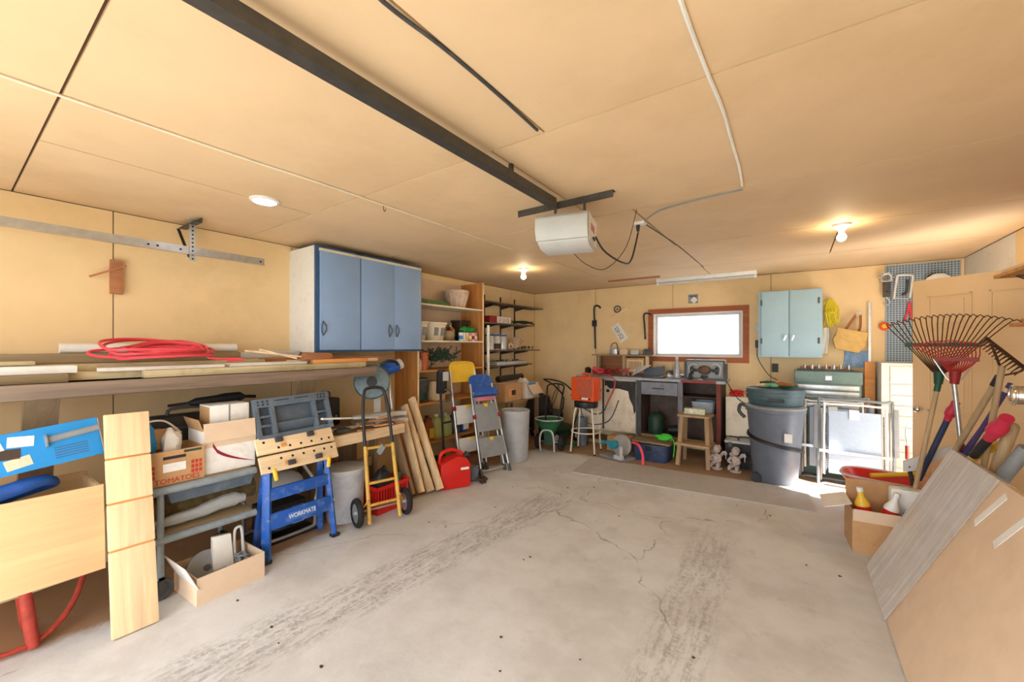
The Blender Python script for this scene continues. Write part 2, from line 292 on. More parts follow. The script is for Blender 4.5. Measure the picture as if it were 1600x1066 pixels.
struct('wall_front', MB().bx(XL - .13, -3.5, YF - .12, YF, 0, HT).bx(1.1, XR + .13, YF - .12, YF, 0, HT).bx(-3.5, 1.1, YF - .12, YF, 2.2, HT), wall_m)
struct('trim_1', MB().bx(XR - .012, XR, DY0 - .07, DY0, 0, DZ + .07).bx(XR - .012, XR, DY1, DY1 + .07, 0, DZ + .07).bx(XR - .012, XR, DY0, DY1, DZ, DZ + .07), whitep)
# window: wooden casing, sash, white translucent pane standing in for overexposed daylight
win = bpy.data.objects.new('window_1', None); C.objects.link(win); win['kind'] = 'structure'; win.location = ((WX0 + WX1) / 2, YB, (WZ0 + WZ1) / 2)
a, b, c, d = -.67, .67, -.395, .395; i, j, k, l = -.5975, .5975, -.33, .33
def frame4(n, x0, x1, z0, z1, t, y0, y1, m, p, eq=None):
    for r in ((x0, x1, z0, z0 + t), (x0, x1, z1 - t, z1), (x0, x0 + t, z0 + t, z1 - t), (x1 - t, x1, z0 + t, z1 - t)):
        struct(n, MB().bx(r[0], r[1], y0, y1, r[2], r[3]), m, p)
frame4('casing', a, b, c, d, .073, -.022, 0, brnw, win); frame4('jamb', i, j, k, l, .02, 0, .12, whitep, win); frame4('sash', i + .02, j - .02, k + .02, l - .02, .035, .04, .07, lgrey, win)
gm = bpy.data.materials.new('overexposed_pane'); gm.use_nodes = True; nt = gm.node_tree; tr = nt.nodes.new('ShaderNodeBsdfTranslucent'); tr.inputs[0].default_value = (.96, .97, .98, 1); nt.links.new(tr.outputs[0], nt.nodes['Material Output'].inputs[0])
struct('pane', MB().bx(i + .055, j - .055, .052, .056, k + .055, l - .055), gm, win)
# entry door, standing open into the room: slab, six raised panels
door = bpy.data.objects.new('door_1', None); C.objects.link(door); door['kind'] = 'structure'; door.location = (1.49, 4.24, .012); door.rotation_euler = (0, 0, math.atan2(4.77 - 4.24, .85 - 1.49))
struct('door_slab', MB().bx(0, .83, 0, .04, 0, 2.03), doorm, door, bev=.003)
for x0, x1 in ((.10, .37), (.46, .73)):
    for z0, z1 in ((.2, .80), (.95, 1.50), (1.62, 1.90)):
        for yy in (-.006, .04):
            mb = MB(); y0, y1 = (yy, 0) if yy < 0 else (yy, yy + .006)
            for r in ((x0, x1, z0, z0 + .018), (x0, x1, z1 - .018, z1), (x0, x0 + .018, z0, z1), (x1 - .018, x1, z0, z1)): mb.bx(r[0], r[1], y0, y1, r[2], r[3])
            struct('panel_moulding', mb, doorm, door, bev=.003)
            struct('door_panel', MB().bx(x0 + .045, x1 - .045, y0, y1, z0 + .045, z1 - .045), doorm, door, bev=.004)
for yy, s in ((0, -1), (.04, 1)): struct('door_knob', MB().cyl((.77, yy, .96), (.77, yy + s * .04, .96), .012).ell((.77, yy + s * .055, .96), (.027, .02, .027)), chrome, door)
# ------------------------------------------------------------------ things on the ceiling
rail = thing('door_opener_rail', 'black perforated steel rail of the garage door opener running along the ceiling', 'rail', (-1.2, -.9, 2.345))
MB().bx(-.028, .028, 0, 3.05, 0, .006).bx(-.028, -.022, 0, 3.05, .006, .045).bx(.022, .028, 0, 3.05, .006, .045).build('channel', dsteel, rail)
ch = MB(); 
for q in range(150): ch.box((.0, .01 + q * .02, .0225), (.016, .013, .016))
tag(ch.build('chain', black, rail), kind='stuff')
MB().bx(-.01, .01, .05, .07, .04, .095).build('rail_hanger', dsteel, rail); MB().bx(-.01, .01, 2.6, 2.62, .04, .095).build('rail_hanger', dsteel, rail)
op = thing('garage_door_opener', 'grey garage door opener motor unit hanging from the ceiling bracket', 'door opener', (-1.17, 2.30, 2.10), R(14))
MB().prism([(-.15, .03), (-.17, .10), (-.165, .17), (-.12, .205), (.12, .205), (.15, .17), (.15, .05), (.10, 0), (-.09, 0)], 'x', -.16, .15).build('housing', lgrey, op, bev=.008)
MB().prism([(-.165, .035), (-.19, .10), (-.18, .17), (-.15, .195), (-.13, .195), (-.13, .03)], 'x', -.165, .155).build('light_lens', mat('opener_lens', srgb(176, 178, 176), .35, var=.05), op, bev=.006)
MB().bx(.15, .156, -.11, .13, .03, .19).build('end_plate', whitep, op); MB().bx(.156, .158, -.08, .04, .10, .14).build('warning_label', pink, op)
MB().cyl((.15, -.02, .06), (.165, -.02, .06), .008).cyl((.15, .02, .06), (.165, .02, .06), .008).build('button', black, op)
MB().bx(-.1, -.085, .02, .035, .2, .335).build('strap', dsteel, op); MB().bx(.09, .105, .02, .035, .2, .335).build('strap', dsteel, op)
solo('angle_iron', 'dark angle iron bolted to ceiling above the door opener motor', 'bracket', MB().bx(-.345, .345, -.02, .02, -.004, 0).bx(-.345, .345, -.02, -.016, -.045, -.004), dsteel, (-1.235, 2.355, HT - .0005))
o1 = at(1000, 347, Z=HT)
ou = thing('ceiling_outlet', 'small ceiling outlet box with the opener cord plugged in', 'outlet', (o1.x, o1.y, HT))
MB().bx(-.04, .04, -.03, .03, -.022, 0).build('box', whitep, ou, bev=.003); MB().cyl((-.015, 0, -.022), (-.015, 0, -.07), .016, .01).build('plug', black, ou)
solo('power_cord', 'black power cord drooping from door opener to ceiling outlet', 'cord', MB().tube([(-1.0, 2.33, 2.17), (-.97, 2.4, 2.09), (-.93, 2.6, 2.05), (-.935, 2.8, 2.1), (o1.x - .015, o1.y, 2.36)], .006, 8, 6), black)
solo('sensor_wire', 'thin dark wire looping below the door opener motor', 'wire', MB().tube([(-1.12, 2.28, 2.07), (-1.05, 2.32, 2.0), (-.96, 2.4, 1.98), (-.9, 2.6, 2.15), (-.88, 2.75, 2.43)], .0025, 6, 6), dbrn)
def cable(pts, label, m, r=.006):
    solo('stapled_cable', label, 'cable', MB().tube(pts, r, 6, 5), m)
random.seed(4)
cable([(-.24 + random.uniform(-.012, .012), .0 + i * .3, HT - .006) for i in range(10)], 'white cable stapled to the ceiling boards crossing two board joints', whitep, .007)
cable([(-.25, 2.77, HT - .005), (-.5, 2.8, HT - .006), (-.75, 2.86, HT - .01), (o1.x + .03, o1.y - .01, HT - .006)], 'grey cable running to the ceiling outlet along a board joint', grey, .005)
cable([(-2.24 + random.uniform(-.01, .01), -.6 + i * .38, HT - .006) for i in range(11)], 'cream cable stapled to ceiling between disc light and opener rail', offw, .006)
cable([(o1.x + .02, o1.y + .06, HT - .005), (-.89, 4.0, HT - .005), (-.88, 5.25, HT - .005)], 'thin dark cable stapled from outlet towards the window', dgrey, .004)
cable([(-.905 + random.uniform(-.012, .012), -.1 + i * .2, HT - .005) for i in range(9)], 'dark frayed cable lying in a ceiling joint beside opener rail', dgrey, .006)
dl = thing('disc_light', 'lit round white disc light on the ceiling', 'ceiling light', (-2.8, 1.22, HT))
MB().lathe([(.085, 0), (.085, -.008), (.075, -.014), (.066, -.014)], n=32).build('trim_ring', whitep, dl); MB().lathe([(.066, -.010), (.066, -.015)], n=32).build('diffuser', ledm, dl)
for (px, py), lb in (((818, 424), 'lit bare bulb in white ceiling holder near the bracket shelves'), ((1315, 355), 'lit bare bulb in white ceiling holder in front of the pegboard')):
    p = at(px, py - 4, Z=HT); lp = thing('bulb_light', lb, 'ceiling light', (p.x, p.y, HT), group='bare ceiling bulbs')
    MB().lathe([(.06, 0), (.058, -.015), (.03, -.035), (.022, -.05)], n=24).build('lamp_holder', whitep, lp)
    MB().lathe([(.013, -.05), (.016, -.065), (.029, -.09), (.03, -.105), (.022, -.122), (.004, -.13)], n=20).build('bulb', bulbm, lp)
fl = thing('fluorescent_fixture', 'long white fluorescent strip fixture on the ceiling above the window', 'light fixture', (-.99, 5.92, HT))
MB().prism([(-.06, 0), (.06, 0), (.05, -.045), (-.05, -.045)], 'x', -.61, .61).build('housing', whitep, fl, bev=.003); MB().cyl((-.58, 0, -.062), (.58, 0, -.062), .016).build('tube', lgrey, fl)
for s in (-1, 1): MB().bx(s * .595 - .014, s * .595 + .014, -.03, .03, -.085, -.045).build('tube_holder', whitep, fl)
solo('wood_strip', 'short brown wooden strip nailed on ceiling beside the fluorescent fixture', 'wood strip', MB().bx(-.36, .36, -.02, .02, -.02, 0), redw, (-1.84, 5.6, HT))
solo('ceiling_hook', 'small bent wire hook in the ceiling near disc light', 'hook', MB().tube([(0, 0, 0), (0, 0, -.03), (.012, 0, -.045), (.024, 0, -.03)], .0025, 6, 4), dsteel, (-2.25, 1.72, HT))
# ------------------------------------------------------------------ left wall: door track, block, lumber rack
tr = thing('overhead_track', 'galvanised overhead door track hanging in front of the tan wall', 'door track', (-3.68, 0, 2.205), LW)
MB().bx(-.95, 1.6, -.003, .003, -.03, .03).bx(-.95, 1.6, .003, .04, .026, .03).bx(-.95, 1.6, -.03, -.003, -.03, -.026).build('track', steel, tr)
MB().bx(1.08, 1.12, -.012, -.008, -.075, .235).build('perforated_strut', steel, tr)
for q in range(9): MB().cyl((1.10, -.0125, -.06 + q * .03), (1.10, -.0135, -.06 + q * .03), .007, n=10).build('strut_hole', black, tr)
for x in (.85, .9, 1.03, 1.57): MB().cyl((x, -.0035, .0), (x, -.0045, 0), .008, n=10).build('track_hole', black, tr)
MB().bx(1.075, 1.125, -.12, .2, .195, .2).bx(1.12, 1.125, -.12, .2, .2, .232).build('ceiling_angle', dsteel, tr); MB().beam((1.07, .19, .19), (1.085, .0, -.05), .02, .004).build('brace', dsteel, tr)
bl = thing('wall_block', 'short wooden block on the wall with a stick nailed across', 'wood block', (XL, .72, 1.86), LW)
MB().bx(-.025, .035, -.05, 0, 0, .235).build('block', redw, bl, bev=.002); MB().beam((-.13, -.058, .10), (.05, -.056, .20), .02, .012).build('cross_stick', redw, bl)
rk = thing('lumber_rack', 'long plank workbench along the left wall, piled with lumber', 'lumber rack', (XL, 0, 0), LW)
struct('deck_board', MB().bx(-.9, 2.35, -.68, -.01, 1.262, 1.285), ratty, rk)
MB().bx(-.9, 2.36, -.71, -.68, 1.22, 1.30).build('edge_board', ratty, rk, bev=.004)
for a, b in ((-.55, -.73), (.33, .31), (1.78, 1.78)):
    MB().beam((a, -.62, 1.26), (b, -.1, 0), .13, .04).build('leg', aged_z, rk); MB().beam((a, -.66, 1.245), (a, -.02, 1.245), .035, .035).build('bearer', aged, rk)
MB().bx(-.9, 2.3, -.045, -.01, 1.16, 1.26).build('ledger', aged, rk)
def board(x, y0, y1, z, wd, t, m, label, tilt=0.):
    o = solo('lumber_board', label, 'board', MB().bx(-(y1 - y0) / 2, (y1 - y0) / 2, -wd / 2, wd / 2, 0, t), m, (x, (y0 + y1) / 2, z), LW + tilt, 'boards piled on the rack', .002); return o
Z1 = 1.3005; Z2 = 1.347; Z3 = 1.3925
board(-3.30, -.55, .42, Z1, .09, .045, aged, 'dark aged timber under the white plastic channel on rack'); board(-3.31, .74, 2.3, Z1, .09, .045, pale, 'thick pale timber lying along the rack front edge')
board(-3.43, -.5, 1.92, Z1, .13, .045, pale, 'pale board in the bottom layer of lumber beneath red hose'); board(-3.58, -.6, 2.2, Z1, .14, .045, aged, 'aged board in bottom layer, second from the wall'); board(-3.745, -.4, 2.28, Z1, .14, .045, pale, 'pale board in bottom layer, lying against the wall')
board(-3.39, 1.22, 1.78, Z2, .12, .022, whitep, 'short greyish white board beside the pale timber on the rack'); board(-3.53, -.6, 1.52, Z2, .1, .042, pale, 'long pale batten behind the white channel'); board(-3.66, -.5, 1.2, Z2, .1, .042, aged, 'long aged batten beneath the white tube'); board(-3.79, -.3, 1.35, Z2, .11, .042, pale, 'pale batten closest to wall beneath white tube')
board(-3.63, 1.56, 2.0, Z2, .13, .045, redw, 'short reddish brown block of plank on the rack'); board(-3.33, 1.82, 2.34, Z2, .07, .035, orng, 'orange stained plank on the rack end near the saw'); board(-3.47, 1.7, 2.55, Z2, .09, .03, pine, 'pine plank overhanging the rack end below blue cabinet')
board(-3.72, .05, 1.40, Z3 - .002, .15, .06, aged, 'flat aged board carrying the white tube'); board(-3.5, 1.9, 2.78, 1.379, .11, .02, redw, 'thin reddish plank overhanging the rack beneath blue cabinet'); board(-3.52, -.6, .32, Z3 - .002, .13, .02, pale, 'thin pale plank stepped on top near the wall block')
o = solo('ripped_board', 'white laminated board with ripped edge under the red hose', 'board', MB().prism([(-.32, -.06), (-.2, -.075), (-.05, -.068), (.1, -.08), (.32, -.07), (.32, .06), (-.3, .06)], 'z', 0, .02), whitep, (-3.385, .86, Z2), LW, 'boards piled on the rack')
solo('plastic_channel', 'white plastic channel with angled cut end on the rack', 'channel', MB().prism([(-.05, 0), (.05, 0), (.05, .04), (.044, .04), (.044, .006), (-.044, .006), (-.044, .04), (-.05, .04)], 'x', -.5, .46), whitep, (-3.36, 0, Z2), LW)
solo('white_tube', 'long white cardboard tube lying on top of lumber', 'tube', MB().tube([(.44, 0, 0), (1.4, 0, 0)], .031, 20), whitep, (-3.71, 0, 1.4825), LW)
solo('wrapped_bundle', 'bundle of trim wrapped in clear film beside the white tube end', 'bundle', MB().beam((1.42, 0, .0), (1.9, .0, .012), .07, .05), film, (-3.71, 0, 1.42), LW, bev=.008)
solo('offcut_block', 'chunky brown offcut lying on boards beneath blue cabinet', 'offcut', MB().prism([(-.12, 0), (.13, 0), (.14, .03), (.12, .055), (-.08, .055)], 'y', -.05, .05), redw, (-3.36, 1.86, 1.383), LW, bev=.004)
for k_, (p, q) in enumerate((((-3.42, 1.45, 1.47), (-3.3, 1.68, 1.395)), ((-3.5, 1.38, 1.46), (-3.38, 1.8, 1.40)))): solo('trim_offcut', ('pale trim offcut propped over the lumber near wrapped bundle', 'cream trim offcut slanting towards brown block on rack')[k_], 'offcut', MB().beam((0, 0, 0), Vector(q) - Vector(p), .035, .012), pine, p)
random.seed(11); pts = []
for i in range(98):
    a = i / 14 * 2 * PI; r = 1 + .16 * math.sin(i * .37) + random.uniform(-.06, .06)
    pts.append((-3.44 + (.15 + .05 * math.sin(i * .23)) * r * math.sin(a), .88 + (.24 + .06 * math.sin(i * .071)) * r * math.cos(a) + .03 * math.sin(i * .19), 1.405 + i * .0005 + .014 * (1 + math.sin(i * .45 + 1.1 * math.sin(i * .11)))))
pts = [(x_, y_, z_ + max(0, -3.36 - x_) * .36) for x_, y_, z_ in pts]
pts += [(-3.36, 1.1, 1.415), (-3.33, 1.22, 1.405), (-3.31, 1.3, 1.4), (-3.33, 1.2, 1.39)]
solo('red_hose', 'coiled red air hose lying on the lumber pile', 'hose', MB().tube(pts, .0085, 7, 3), hose)
# blue wall cabinet
bc = thing('blue_wall_cabinet', 'large blue three-door wall cabinet with white side above lumber rack', 'cabinet', (XL, 1.92, 1.438), LW)
MB().bx(0, 1.23, -.43, 0, 0, .02).bx(0, 1.23, -.43, 0, .93, .95).bx(1.21, 1.23, -.43, 0, .02, .93).bx(0, 1.23, -.02, 0, .02, .93).build('body', blue_c, bc); MB().bx(-.002, .02, -.425, 0, 0, .95).build('side_panel', whitep, bc)
MB().bx(0, .035, -.45, -.43, 0, .95).bx(.42, .46, -.45, -.43, 0, .95).bx(1.19, 1.23, -.45, -.43, 0, .95).bx(0.035, 1.19, -.45, -.43, .0, .03).bx(.035, 1.19, -.45, -.43, .9, .95).build('face_frame', blue_d, bc)
MB().bx(.03, 1.22, -.462, -.45, .905, .93).build('top_trim', offw, bc)
for a, b, h in ((.035, .435, .06), (.447, .835, .78), (.84, 1.21, .87)):
    dr = MB().bx(a, b, -.470, -.4505, .02, .905).build('door', blue_c, bc, bev=.003)
    hp = MB().tube([(h, -.471, .15), (h - .018, -.48, .19), (h - .022, -.485, .215), (h - .018, -.48, .24), (h, -.471, .28)], .004, 6, 4); hp.tube([(h, -.471, .15), (h + .018, -.48, .19), (h + .022, -.485, .215), (h + .018, -.48, .24), (h, -.471, .28)], .004, 6, 4); hp.build('handle', dsteel, dr)
# ------------------------------------------------------------------ left wall, on the floor
wc = thing('wheelbarrow', 'plywood-sided wheelbarrow on red legs beside the grooved pine panel', 'wheelbarrow', (-3.28, 0, 0), LW)
MB().box((-.07, -.315, .555), (1.16, .015, .43), (R(-6), 0, 0)).build('side_board', ply, wc, bev=.002)
MB().box((-.07, .12, .555), (1.16, .015, .43), (R(6), 0, 0)).build('side_board', ply, wc); MB().bx(.49, .505, -.30, .11, .345, .76).build('end_board', ply, wc); MB().bx(-.65, -.635, -.30, .11, .345, .76).build('end_board', ply, wc)
MB().bx(-.64, .5, -.285, .1, .33, .345).build('floor_board', ply, wc)
for s in (-.2, .06): MB().tube([(.25, s, .33), (.265, s, .16), (.28, s, .012)], .024, 10, 4).build('leg', rust, wc)
MB().tube([(-.3, -.2, .08), (.05, -.21, .05), (.28, -.2, .03), (.42, -.12, .12), (.5, 0, .31)], .013, 8, 5).build('brace', rust, wc); MB().cyl((.28, .06, .02), (.28, -.2, .02), .01).build('foot_bar', rust, wc)
MB().tube([(-1.0, 0, .2)] * 1 + [(-.8, .02, .2)], .02).build('axle', dsteel, wc); MB().ring((-.82, 0, .17), .13, .04, 'y', 24).build('wheel', rubber, wc)
for s in (-.22, .06): MB().beam((-.85, s * .2, .2), (.48, s, .315), .04, .028).build('shaft', aged, wc)
solo('blue_tarp', 'folded blue tarp stuffed in the plywood wheelbarrow', 'tarp', MB().tube([(-.45, -.22, .70), (-.1, -.2, .73), (.15, -.2, .79), (.3, -.16, .815), (.36, -.1, .79), (.3, -.08, .77), (.05, -.1, .73), (-.4, -.12, .68)], [.03, .035, .04, .035, .03, .03, .035, .04], 10, 6, flat=.6).blob((-.1, -.1, .60), (.42, .1, .08), 3, .4), tarpb, (-3.28, 0, 0), LW)
bb = thing('shower_rail_box', 'long bright blue product box with a grey bar printed on', 'box', (-3.13, .06, .86), LW, ry=R(-7), rx=R(-8))
MB().bx(-.62, .47, -.05, .06, -.01, .19).build('carton', bblue, bb, bev=.003); MB().cyl((.28, -.052, .12), (.47, -.052, .135), .017).cyl((.275, -.052, .118), (.283, -.052, .118), .032).build('printed_bar', grey, bb)
for q, (x, z) in enumerate(((.10, .13), (.15, .09), (.20, .14), (.18, .04))): MB().box((x, -.0512, z), (.085, .001, .05), (0, R((-12, 8, 10, -8)[q]), 0)).build('printed_photo', (paper, dbrn, paper, cardl)[q], bb)
for q in range(5): MB().bx(.3, .42, -.0512, -.0505, .02 + q * .013, .025 + q * .013).build('printed_line', blue_d, bb)
MB().bx(.475, .4712, -.045, .055, -.005, .185).build('end_label', paper, bb)
pp = thing('grooved_pine_panel', 'grooved pine plank panel leaning in front of the grey pipe cart', 'plank panel', (-2.83, .605, .0), LW, rx=R(-12), ry=R(.6))
zz = [0, .43, .67, .905, 1.15]
for a, b in zip(zz, zz[1:]): MB().bx(-.093, .093, -.012, .012, a + .005, b - .005).build('plank', pine_z, pp, bev=.004)
MB().bx(-.09, .09, -.004, .006, .003, 1.145).build('tongue', orng, pp)
# grey pipe cart with its load
pc = thing('pipe_cart', 'grey painted pipe cart with two shelves loaded with cartons', 'cart', (-3.05, .73, 0), LW)
for x, y in ((.03, 0), (.03, .5), (.48, .42)):
    MB().cyl((x, y, .12), (x, y, .66), .017, n=14).build('post', gpaint, pc)
for z in (.64, .35):
    for y in (0, .5): MB().cyl((-.06, y, z), (.54, y, z), .024, n=14).build('rail', gpaint, pc)
    for x in (.0, .5): MB().cyl((x, 0, z), (x, .5, z), .018, n=14).build('cross_rail', gpaint, pc)
    MB().bx(-.03, .52, .02, .48, z + .018, z + .026).build('shelf_panel', aged, pc)
for x, y in ((.03, 0), (.03, .5), (.48, .42)):
    wq = MB().ring((x, y, .065), .047, .018, 'y', 20).cyl((x, y - .012, .065), (x, y + .012, .065), .04).build('caster_wheel', dgrey, pc); MB().bx(x - .012, x + .012, y - .028, y - .02, .06, .14).bx(x - .012, x + .012, y + .02, y + .028, .06, .14).bx(x - .012, x + .012, y - .028, y + .028, .125, .14).build('fork', dsteel, wq)
solo('plastic_bin', 'shallow slate blue plastic tray hanging beneath the pipe cart top', 'tray', MB().prism([(-.22, 0), (.22, 0), (.25, .09), (-.25, .09)], 'y', -.16, .16), slate, (-3.28, 1.05, .53), LW, bev=.008)
ZS = .667
tb = thing('tomato_carton', 'brown tomato carton with red print on the pipe cart', 'carton', (-3.20, .825, ZS), LW)
obox(.31, .27, .20).build('carton', card, tb); text('lettering', 'TOMATOES', .042, ink_r, tb, (.02, -.1365, .022)); MB().bx(-.05, .06, -.1365, -.1355, .075, .125).build('address_label', paper, tb); MB().bx(-.05, .06, -.1365, -.1355, .15, .168).build('hand_hole', black, tb)
for sx in (-.115, .115):
    for i_ in range(3):
        for j_ in range(3): MB().bx(sx - .028 + i_ * .02, sx - .013 + i_ * .02, -.1365, -.1358, .045 + j_ * .028, .067 + j_ * .028).build('print_block', ink_r, tb)
MB().bx(.05, .14, -.1365, -.1358, .178, .192).build('print_line', dgreen, tb); MB().box((-.025, .142, .23), (.25, .004, .13), (R(-18), 0, 0)).build('flap', card, tb)
solo('blue_white_bag', 'crumpled blue and white bag stuffed in tomato carton', 'bag', MB().blob((0, 0, .2), (.045, .05, .14), 5, .3, 2.5), bblue, (-3.20, .735, ZS + .012), LW)
solo('white_bag', 'crumpled white plastic bag standing in tomato carton', 'bag', MB().blob((0, 0, .18), (.05, .05, .12), 8, .4, 2.5), paper, (-3.20, .85, ZS + .012), LW)
solo('arching_cord', 'stiff white cord arching out of the tomato carton', 'cord', MB().tube([(-.135, .09, .1), (-.135, .09, .24), (-.10, .09, .33), (0, .085, .34), (.09, .09, .25)], .006, 6, 6), whitep, (-3.20, .835, ZS + .012), LW)  # white cord rising out of the tomato carton
wb_ = thing('swoosh_carton', 'white carton with burgundy swoosh and cardboard flap on pipe cart', 'carton', (-3.23, 1.135, ZS), LW)
obox(.30, .27, .285).build('carton', paper, wb_); MB().box((0, -.142, .268), (.30, .004, .12), (R(-8), 0, 0)).build('flap', cardl, wb_); MB().box((-.16, 0, .31), (.004, .26, .1), (0, R(-20), 0)).build('flap', card, wb_)
mb = MB(); P = [(-.10 + t * .25, .2 - .17 * (t ** .55)) for t in [i_ / 10 for i_ in range(11)]]; Q = [(x, z - .028 * (1 - i_ / 10)) for i_, (x, z) in enumerate(P)]
mb.prism(P + Q[::-1], 'y', -.1365, -.1355); mb.build('swoosh', ink_m, wb_); MB().bx(-.155, .155, -.1362, -.1352, .17, .215).build('tape', cardl, wb_)
sb = thing('small_white_carton', 'small dirty white carton standing on top of the swoosh carton', 'carton', (-3.22, 1.155, ZS + .292), LW)
MB().bx(-.115, .115, -.07, .12, 0, .14).build('carton', paper, sb, bev=.003); MB().bx(-.118, -.115, -.06, .11, .01, .13).build('side', card, sb); MB().bx(-.01, .0, -.0715, -.07, .0, .14).build('tape', grey, sb)
tc_ = thing('black_tool_case', 'black plastic tool case behind the cartons on the pipe cart', 'tool case', (-3.487, .96, ZS), LW)
MB().bx(-.26, .34, -.09, .05, 0, .36).build('shell', black, tc_, bev=.015); MB().bx(-.27, .35, -.1, .06, .27, .285).build('lid_rim', dgrey, tc_); MB().tube([(-.06, -.02, .36), (-.04, -.02, .40), (.12, -.02, .40), (.14, -.02, .36)], .012, 8, 3).build('handle', dgrey, tc_)
for x in (-.15, .2): MB().bx(x - .03, x + .03, -.106, -.09, .24, .30).build('latch', dgrey, tc_)
solo('folded_umbrella', 'black folded umbrella lying across the tool case', 'umbrella', MB().tube([(-.2, 0, 0), (0, 0, .01), (.2, 0, .02), (.34, 0, .01)], [.01, .03, .035, .012], 10, 5), black, (-3.46, 1.1, ZS + .425), LW)
solo('rolled_rug', 'olive floral rug rolled up on the lower cart shelf', 'rug', MB().cyl((-.25, 0, .075), (.36, 0, .075), .075, n=24).cyl((.36, 0, .075), (.364, 0, .075), .05), cloth_o, (-3.33, 1.0, .378), LW)
solo('crumpled_sleeve', 'crumpled clear plastic sleeve lying in front of the rolled rug', 'plastic sleeve', MB().tube([(-.36, 0, .025), (-.2, .01, .035), (0, -.01, .05), (.15, 0, .07), (.28, .01, .06)], [.02, .03, .035, .042, .045, .03], 9, 4, flat=1.1), film, (-3.15, .96, .378), LW)
lt = thing('low_carton_tray', 'low cut-down carton on the floor holding a grinding wheel', 'carton', (-2.97, 1.035, 0), LW + R(3))
obox(.37, .32, .16).build('carton', cardl, lt); MB().box((-.21, -.02, .17), (.004, .30, .16), (0, R(-24), 0)).build('flap', paper, lt)
gw = thing('grinding_wheel', 'grey grinding wheel leaning inside the low carton', 'grinding wheel', (-2.97, .975, .012), LW, rx=R(-25)); MB().cyl((0, -.012, .105), (0, .012, .105), .105, n=32).build('disc', grey, gw); MB().cyl((0, -.016, .105), (0, .016, .105), .02).build('hub', dgrey, gw)
sv = thing('wall_sander', 'cream metal fixture with bent handle standing in low carton', 'fixture', (-3.0, 1.06, .012), LW, rx=R(-8)); MB().prism([(-.06, 0), (.06, 0), (.05, .26), (-.05, .27)], 'y', -.02, .02).build('plate', whitep, sv, bev=.004); MB().tube([(.07, 0, .02), (.075, 0, .24), (.10, 0, .28), (.12, 0, .25), (.12, 0, .05)], .009, 8, 4).build('handle', lgrey, sv)
random.seed(3); solo('wire_tangle', 'tangle of grey cable heaped in the low carton', 'cable', MB().tube([(.05 * math.cos(i_ * 2.1) * random.uniform(.4, .8), .08 * math.sin(i_ * 1.7) * random.uniform(.4, 1), .012 + random.uniform(0, .12)) for i_ in range(26)], .005, 6, 5), grey, (-2.95, 1.145, .016), LW)
# folding workbench
wm = thing('folding_workbench', 'blue folding workbench with drilled wooden jaws tilted upright', 'workbench', (-3.01, 1.55, 0), LW, rx=R(-3))
for s in (-1, 1):
    MB().beam((s * .215, -.02, .68), (s * .25, -.05, .02), .052, .035).build('leg', blue, wm, bev=.004); MB().beam((s * .2, .04, .62), (s * .24, .14, .02), .04, .03).build('rear_leg', blue, wm)
    MB().box((s * .252, -.05, .012), (.06, .055, .024)).build('foot', black, wm, bev=.004)
    MB().tube([(s * .20, -.055, .63), (s * .20, -.09, .625), (s * .19, -.095, .56)], .014, 8, 3).build('vise_handle', yellow, wm)
    MB().cyl((s * .24, -.074, .29), (s * .24, -.07, .29), .008, n=10).build('bolt', steel, wm)
MB().box((0, -.04, .455), (.44, .022, .085)).build('cross_bar', blue, wm, bev=.003); cb = MB().box((0, -.05, .27), (.47, .024, .11)).build('step_plate', blue, wm, bev=.003)
MB().bx(-.10, .10, -.0645, -.062, .24, .295).build('name_plate', mat('nameplate_blue', srgb(60, 110, 190), .4), cb, bev=.002); text('lettering', 'WORKMATE', .044, whitep, cb, (0, -.0652, .268), sx=.8)
for q, (z0, y0) in enumerate(((.735, -.005), (.615, -.06))):
    jw = MB().box((0, y0, z0 + .055), (.56, .024, .118), (R(-24), 0, 0)).build('jaw_board', pine, wm, bev=.003); T = Matrix.Translation((0, y0, z0 + .055)) @ Euler((R(-24), 0, 0)).to_matrix().to_4x4()
    for x in (-.23, -.14, -.06, .02, .1, .18, .24):
        for zt in ((.025,) if (int(x * 100) + q) % 2 else (-.028,)): MB().add(*(lambda m_: (m_.v, m_.f))(MB().cyl((x, -.0135, zt), (x, -.0125, zt), .009, n=12)), T).build('dog_hole', black, jw)
    for x in ((-.13, .1) if q == 0 else (-.08, .12)): MB().add(*(lambda m_: (m_.v, m_.f))(MB().bx(x - .025, x + .025, -.035, -.0125, -.02 + (.03 if q == 0 else -.02), .015 + (.03 if q == 0 else -.02))), T).build('swivel_peg', dgrey, wm, bev=.004)
    MB().add(*(lambda m_: (m_.v, m_.f))(MB().bx(-.12, -.08, -.0135, -.0125, -.03, .0)), T).build('stain_mark', orng, jw)
tt = thing('slate_tool_tray', 'slate grey plastic tool tray with deep well leaning above the folding workbench', 'tool tray', (-3.06, 1.575, .835), LW, rx=R(-17), ry=R(-1.5)); tt.scale = (1.06, 1, 1.08)
mb = MB().bx(-.26, .26, .05, .06, .0, .27)
for x0, x1, z0, z1 in ((-.265, .265, 0, .03), (-.265, .265, .215, .275), (-.265, -.235, .03, .215), (-.165, -.135, .03, .215), (.135, .16, .03, .215), (.235, .265, .03, .215), (-.235, -.165, .085, .1), (-.235, -.165, .145, .16), (.16, .235, .12, .135)): mb.bx(x0, x1, -.005, .05, z0, z1)
mb.build('tray', slate, tt, bev=.004); MB().box((0, .03, .06), (.27, .004, .10), (R(35), 0, 0)).build('well_ramp', slate, tt)
for x in (-.235, -.205, -.175, .18, .205, .23):
    for z in (.235, .255): MB().cyl((x, -.0065, z), (x, -.005, z), .0065, n=10).build('bit_hole', black, tt)
for x in (-.08, .06): MB().bx(x - .05, x + .05, -.0065, -.005, .25, .256).build('slot', black, tt)
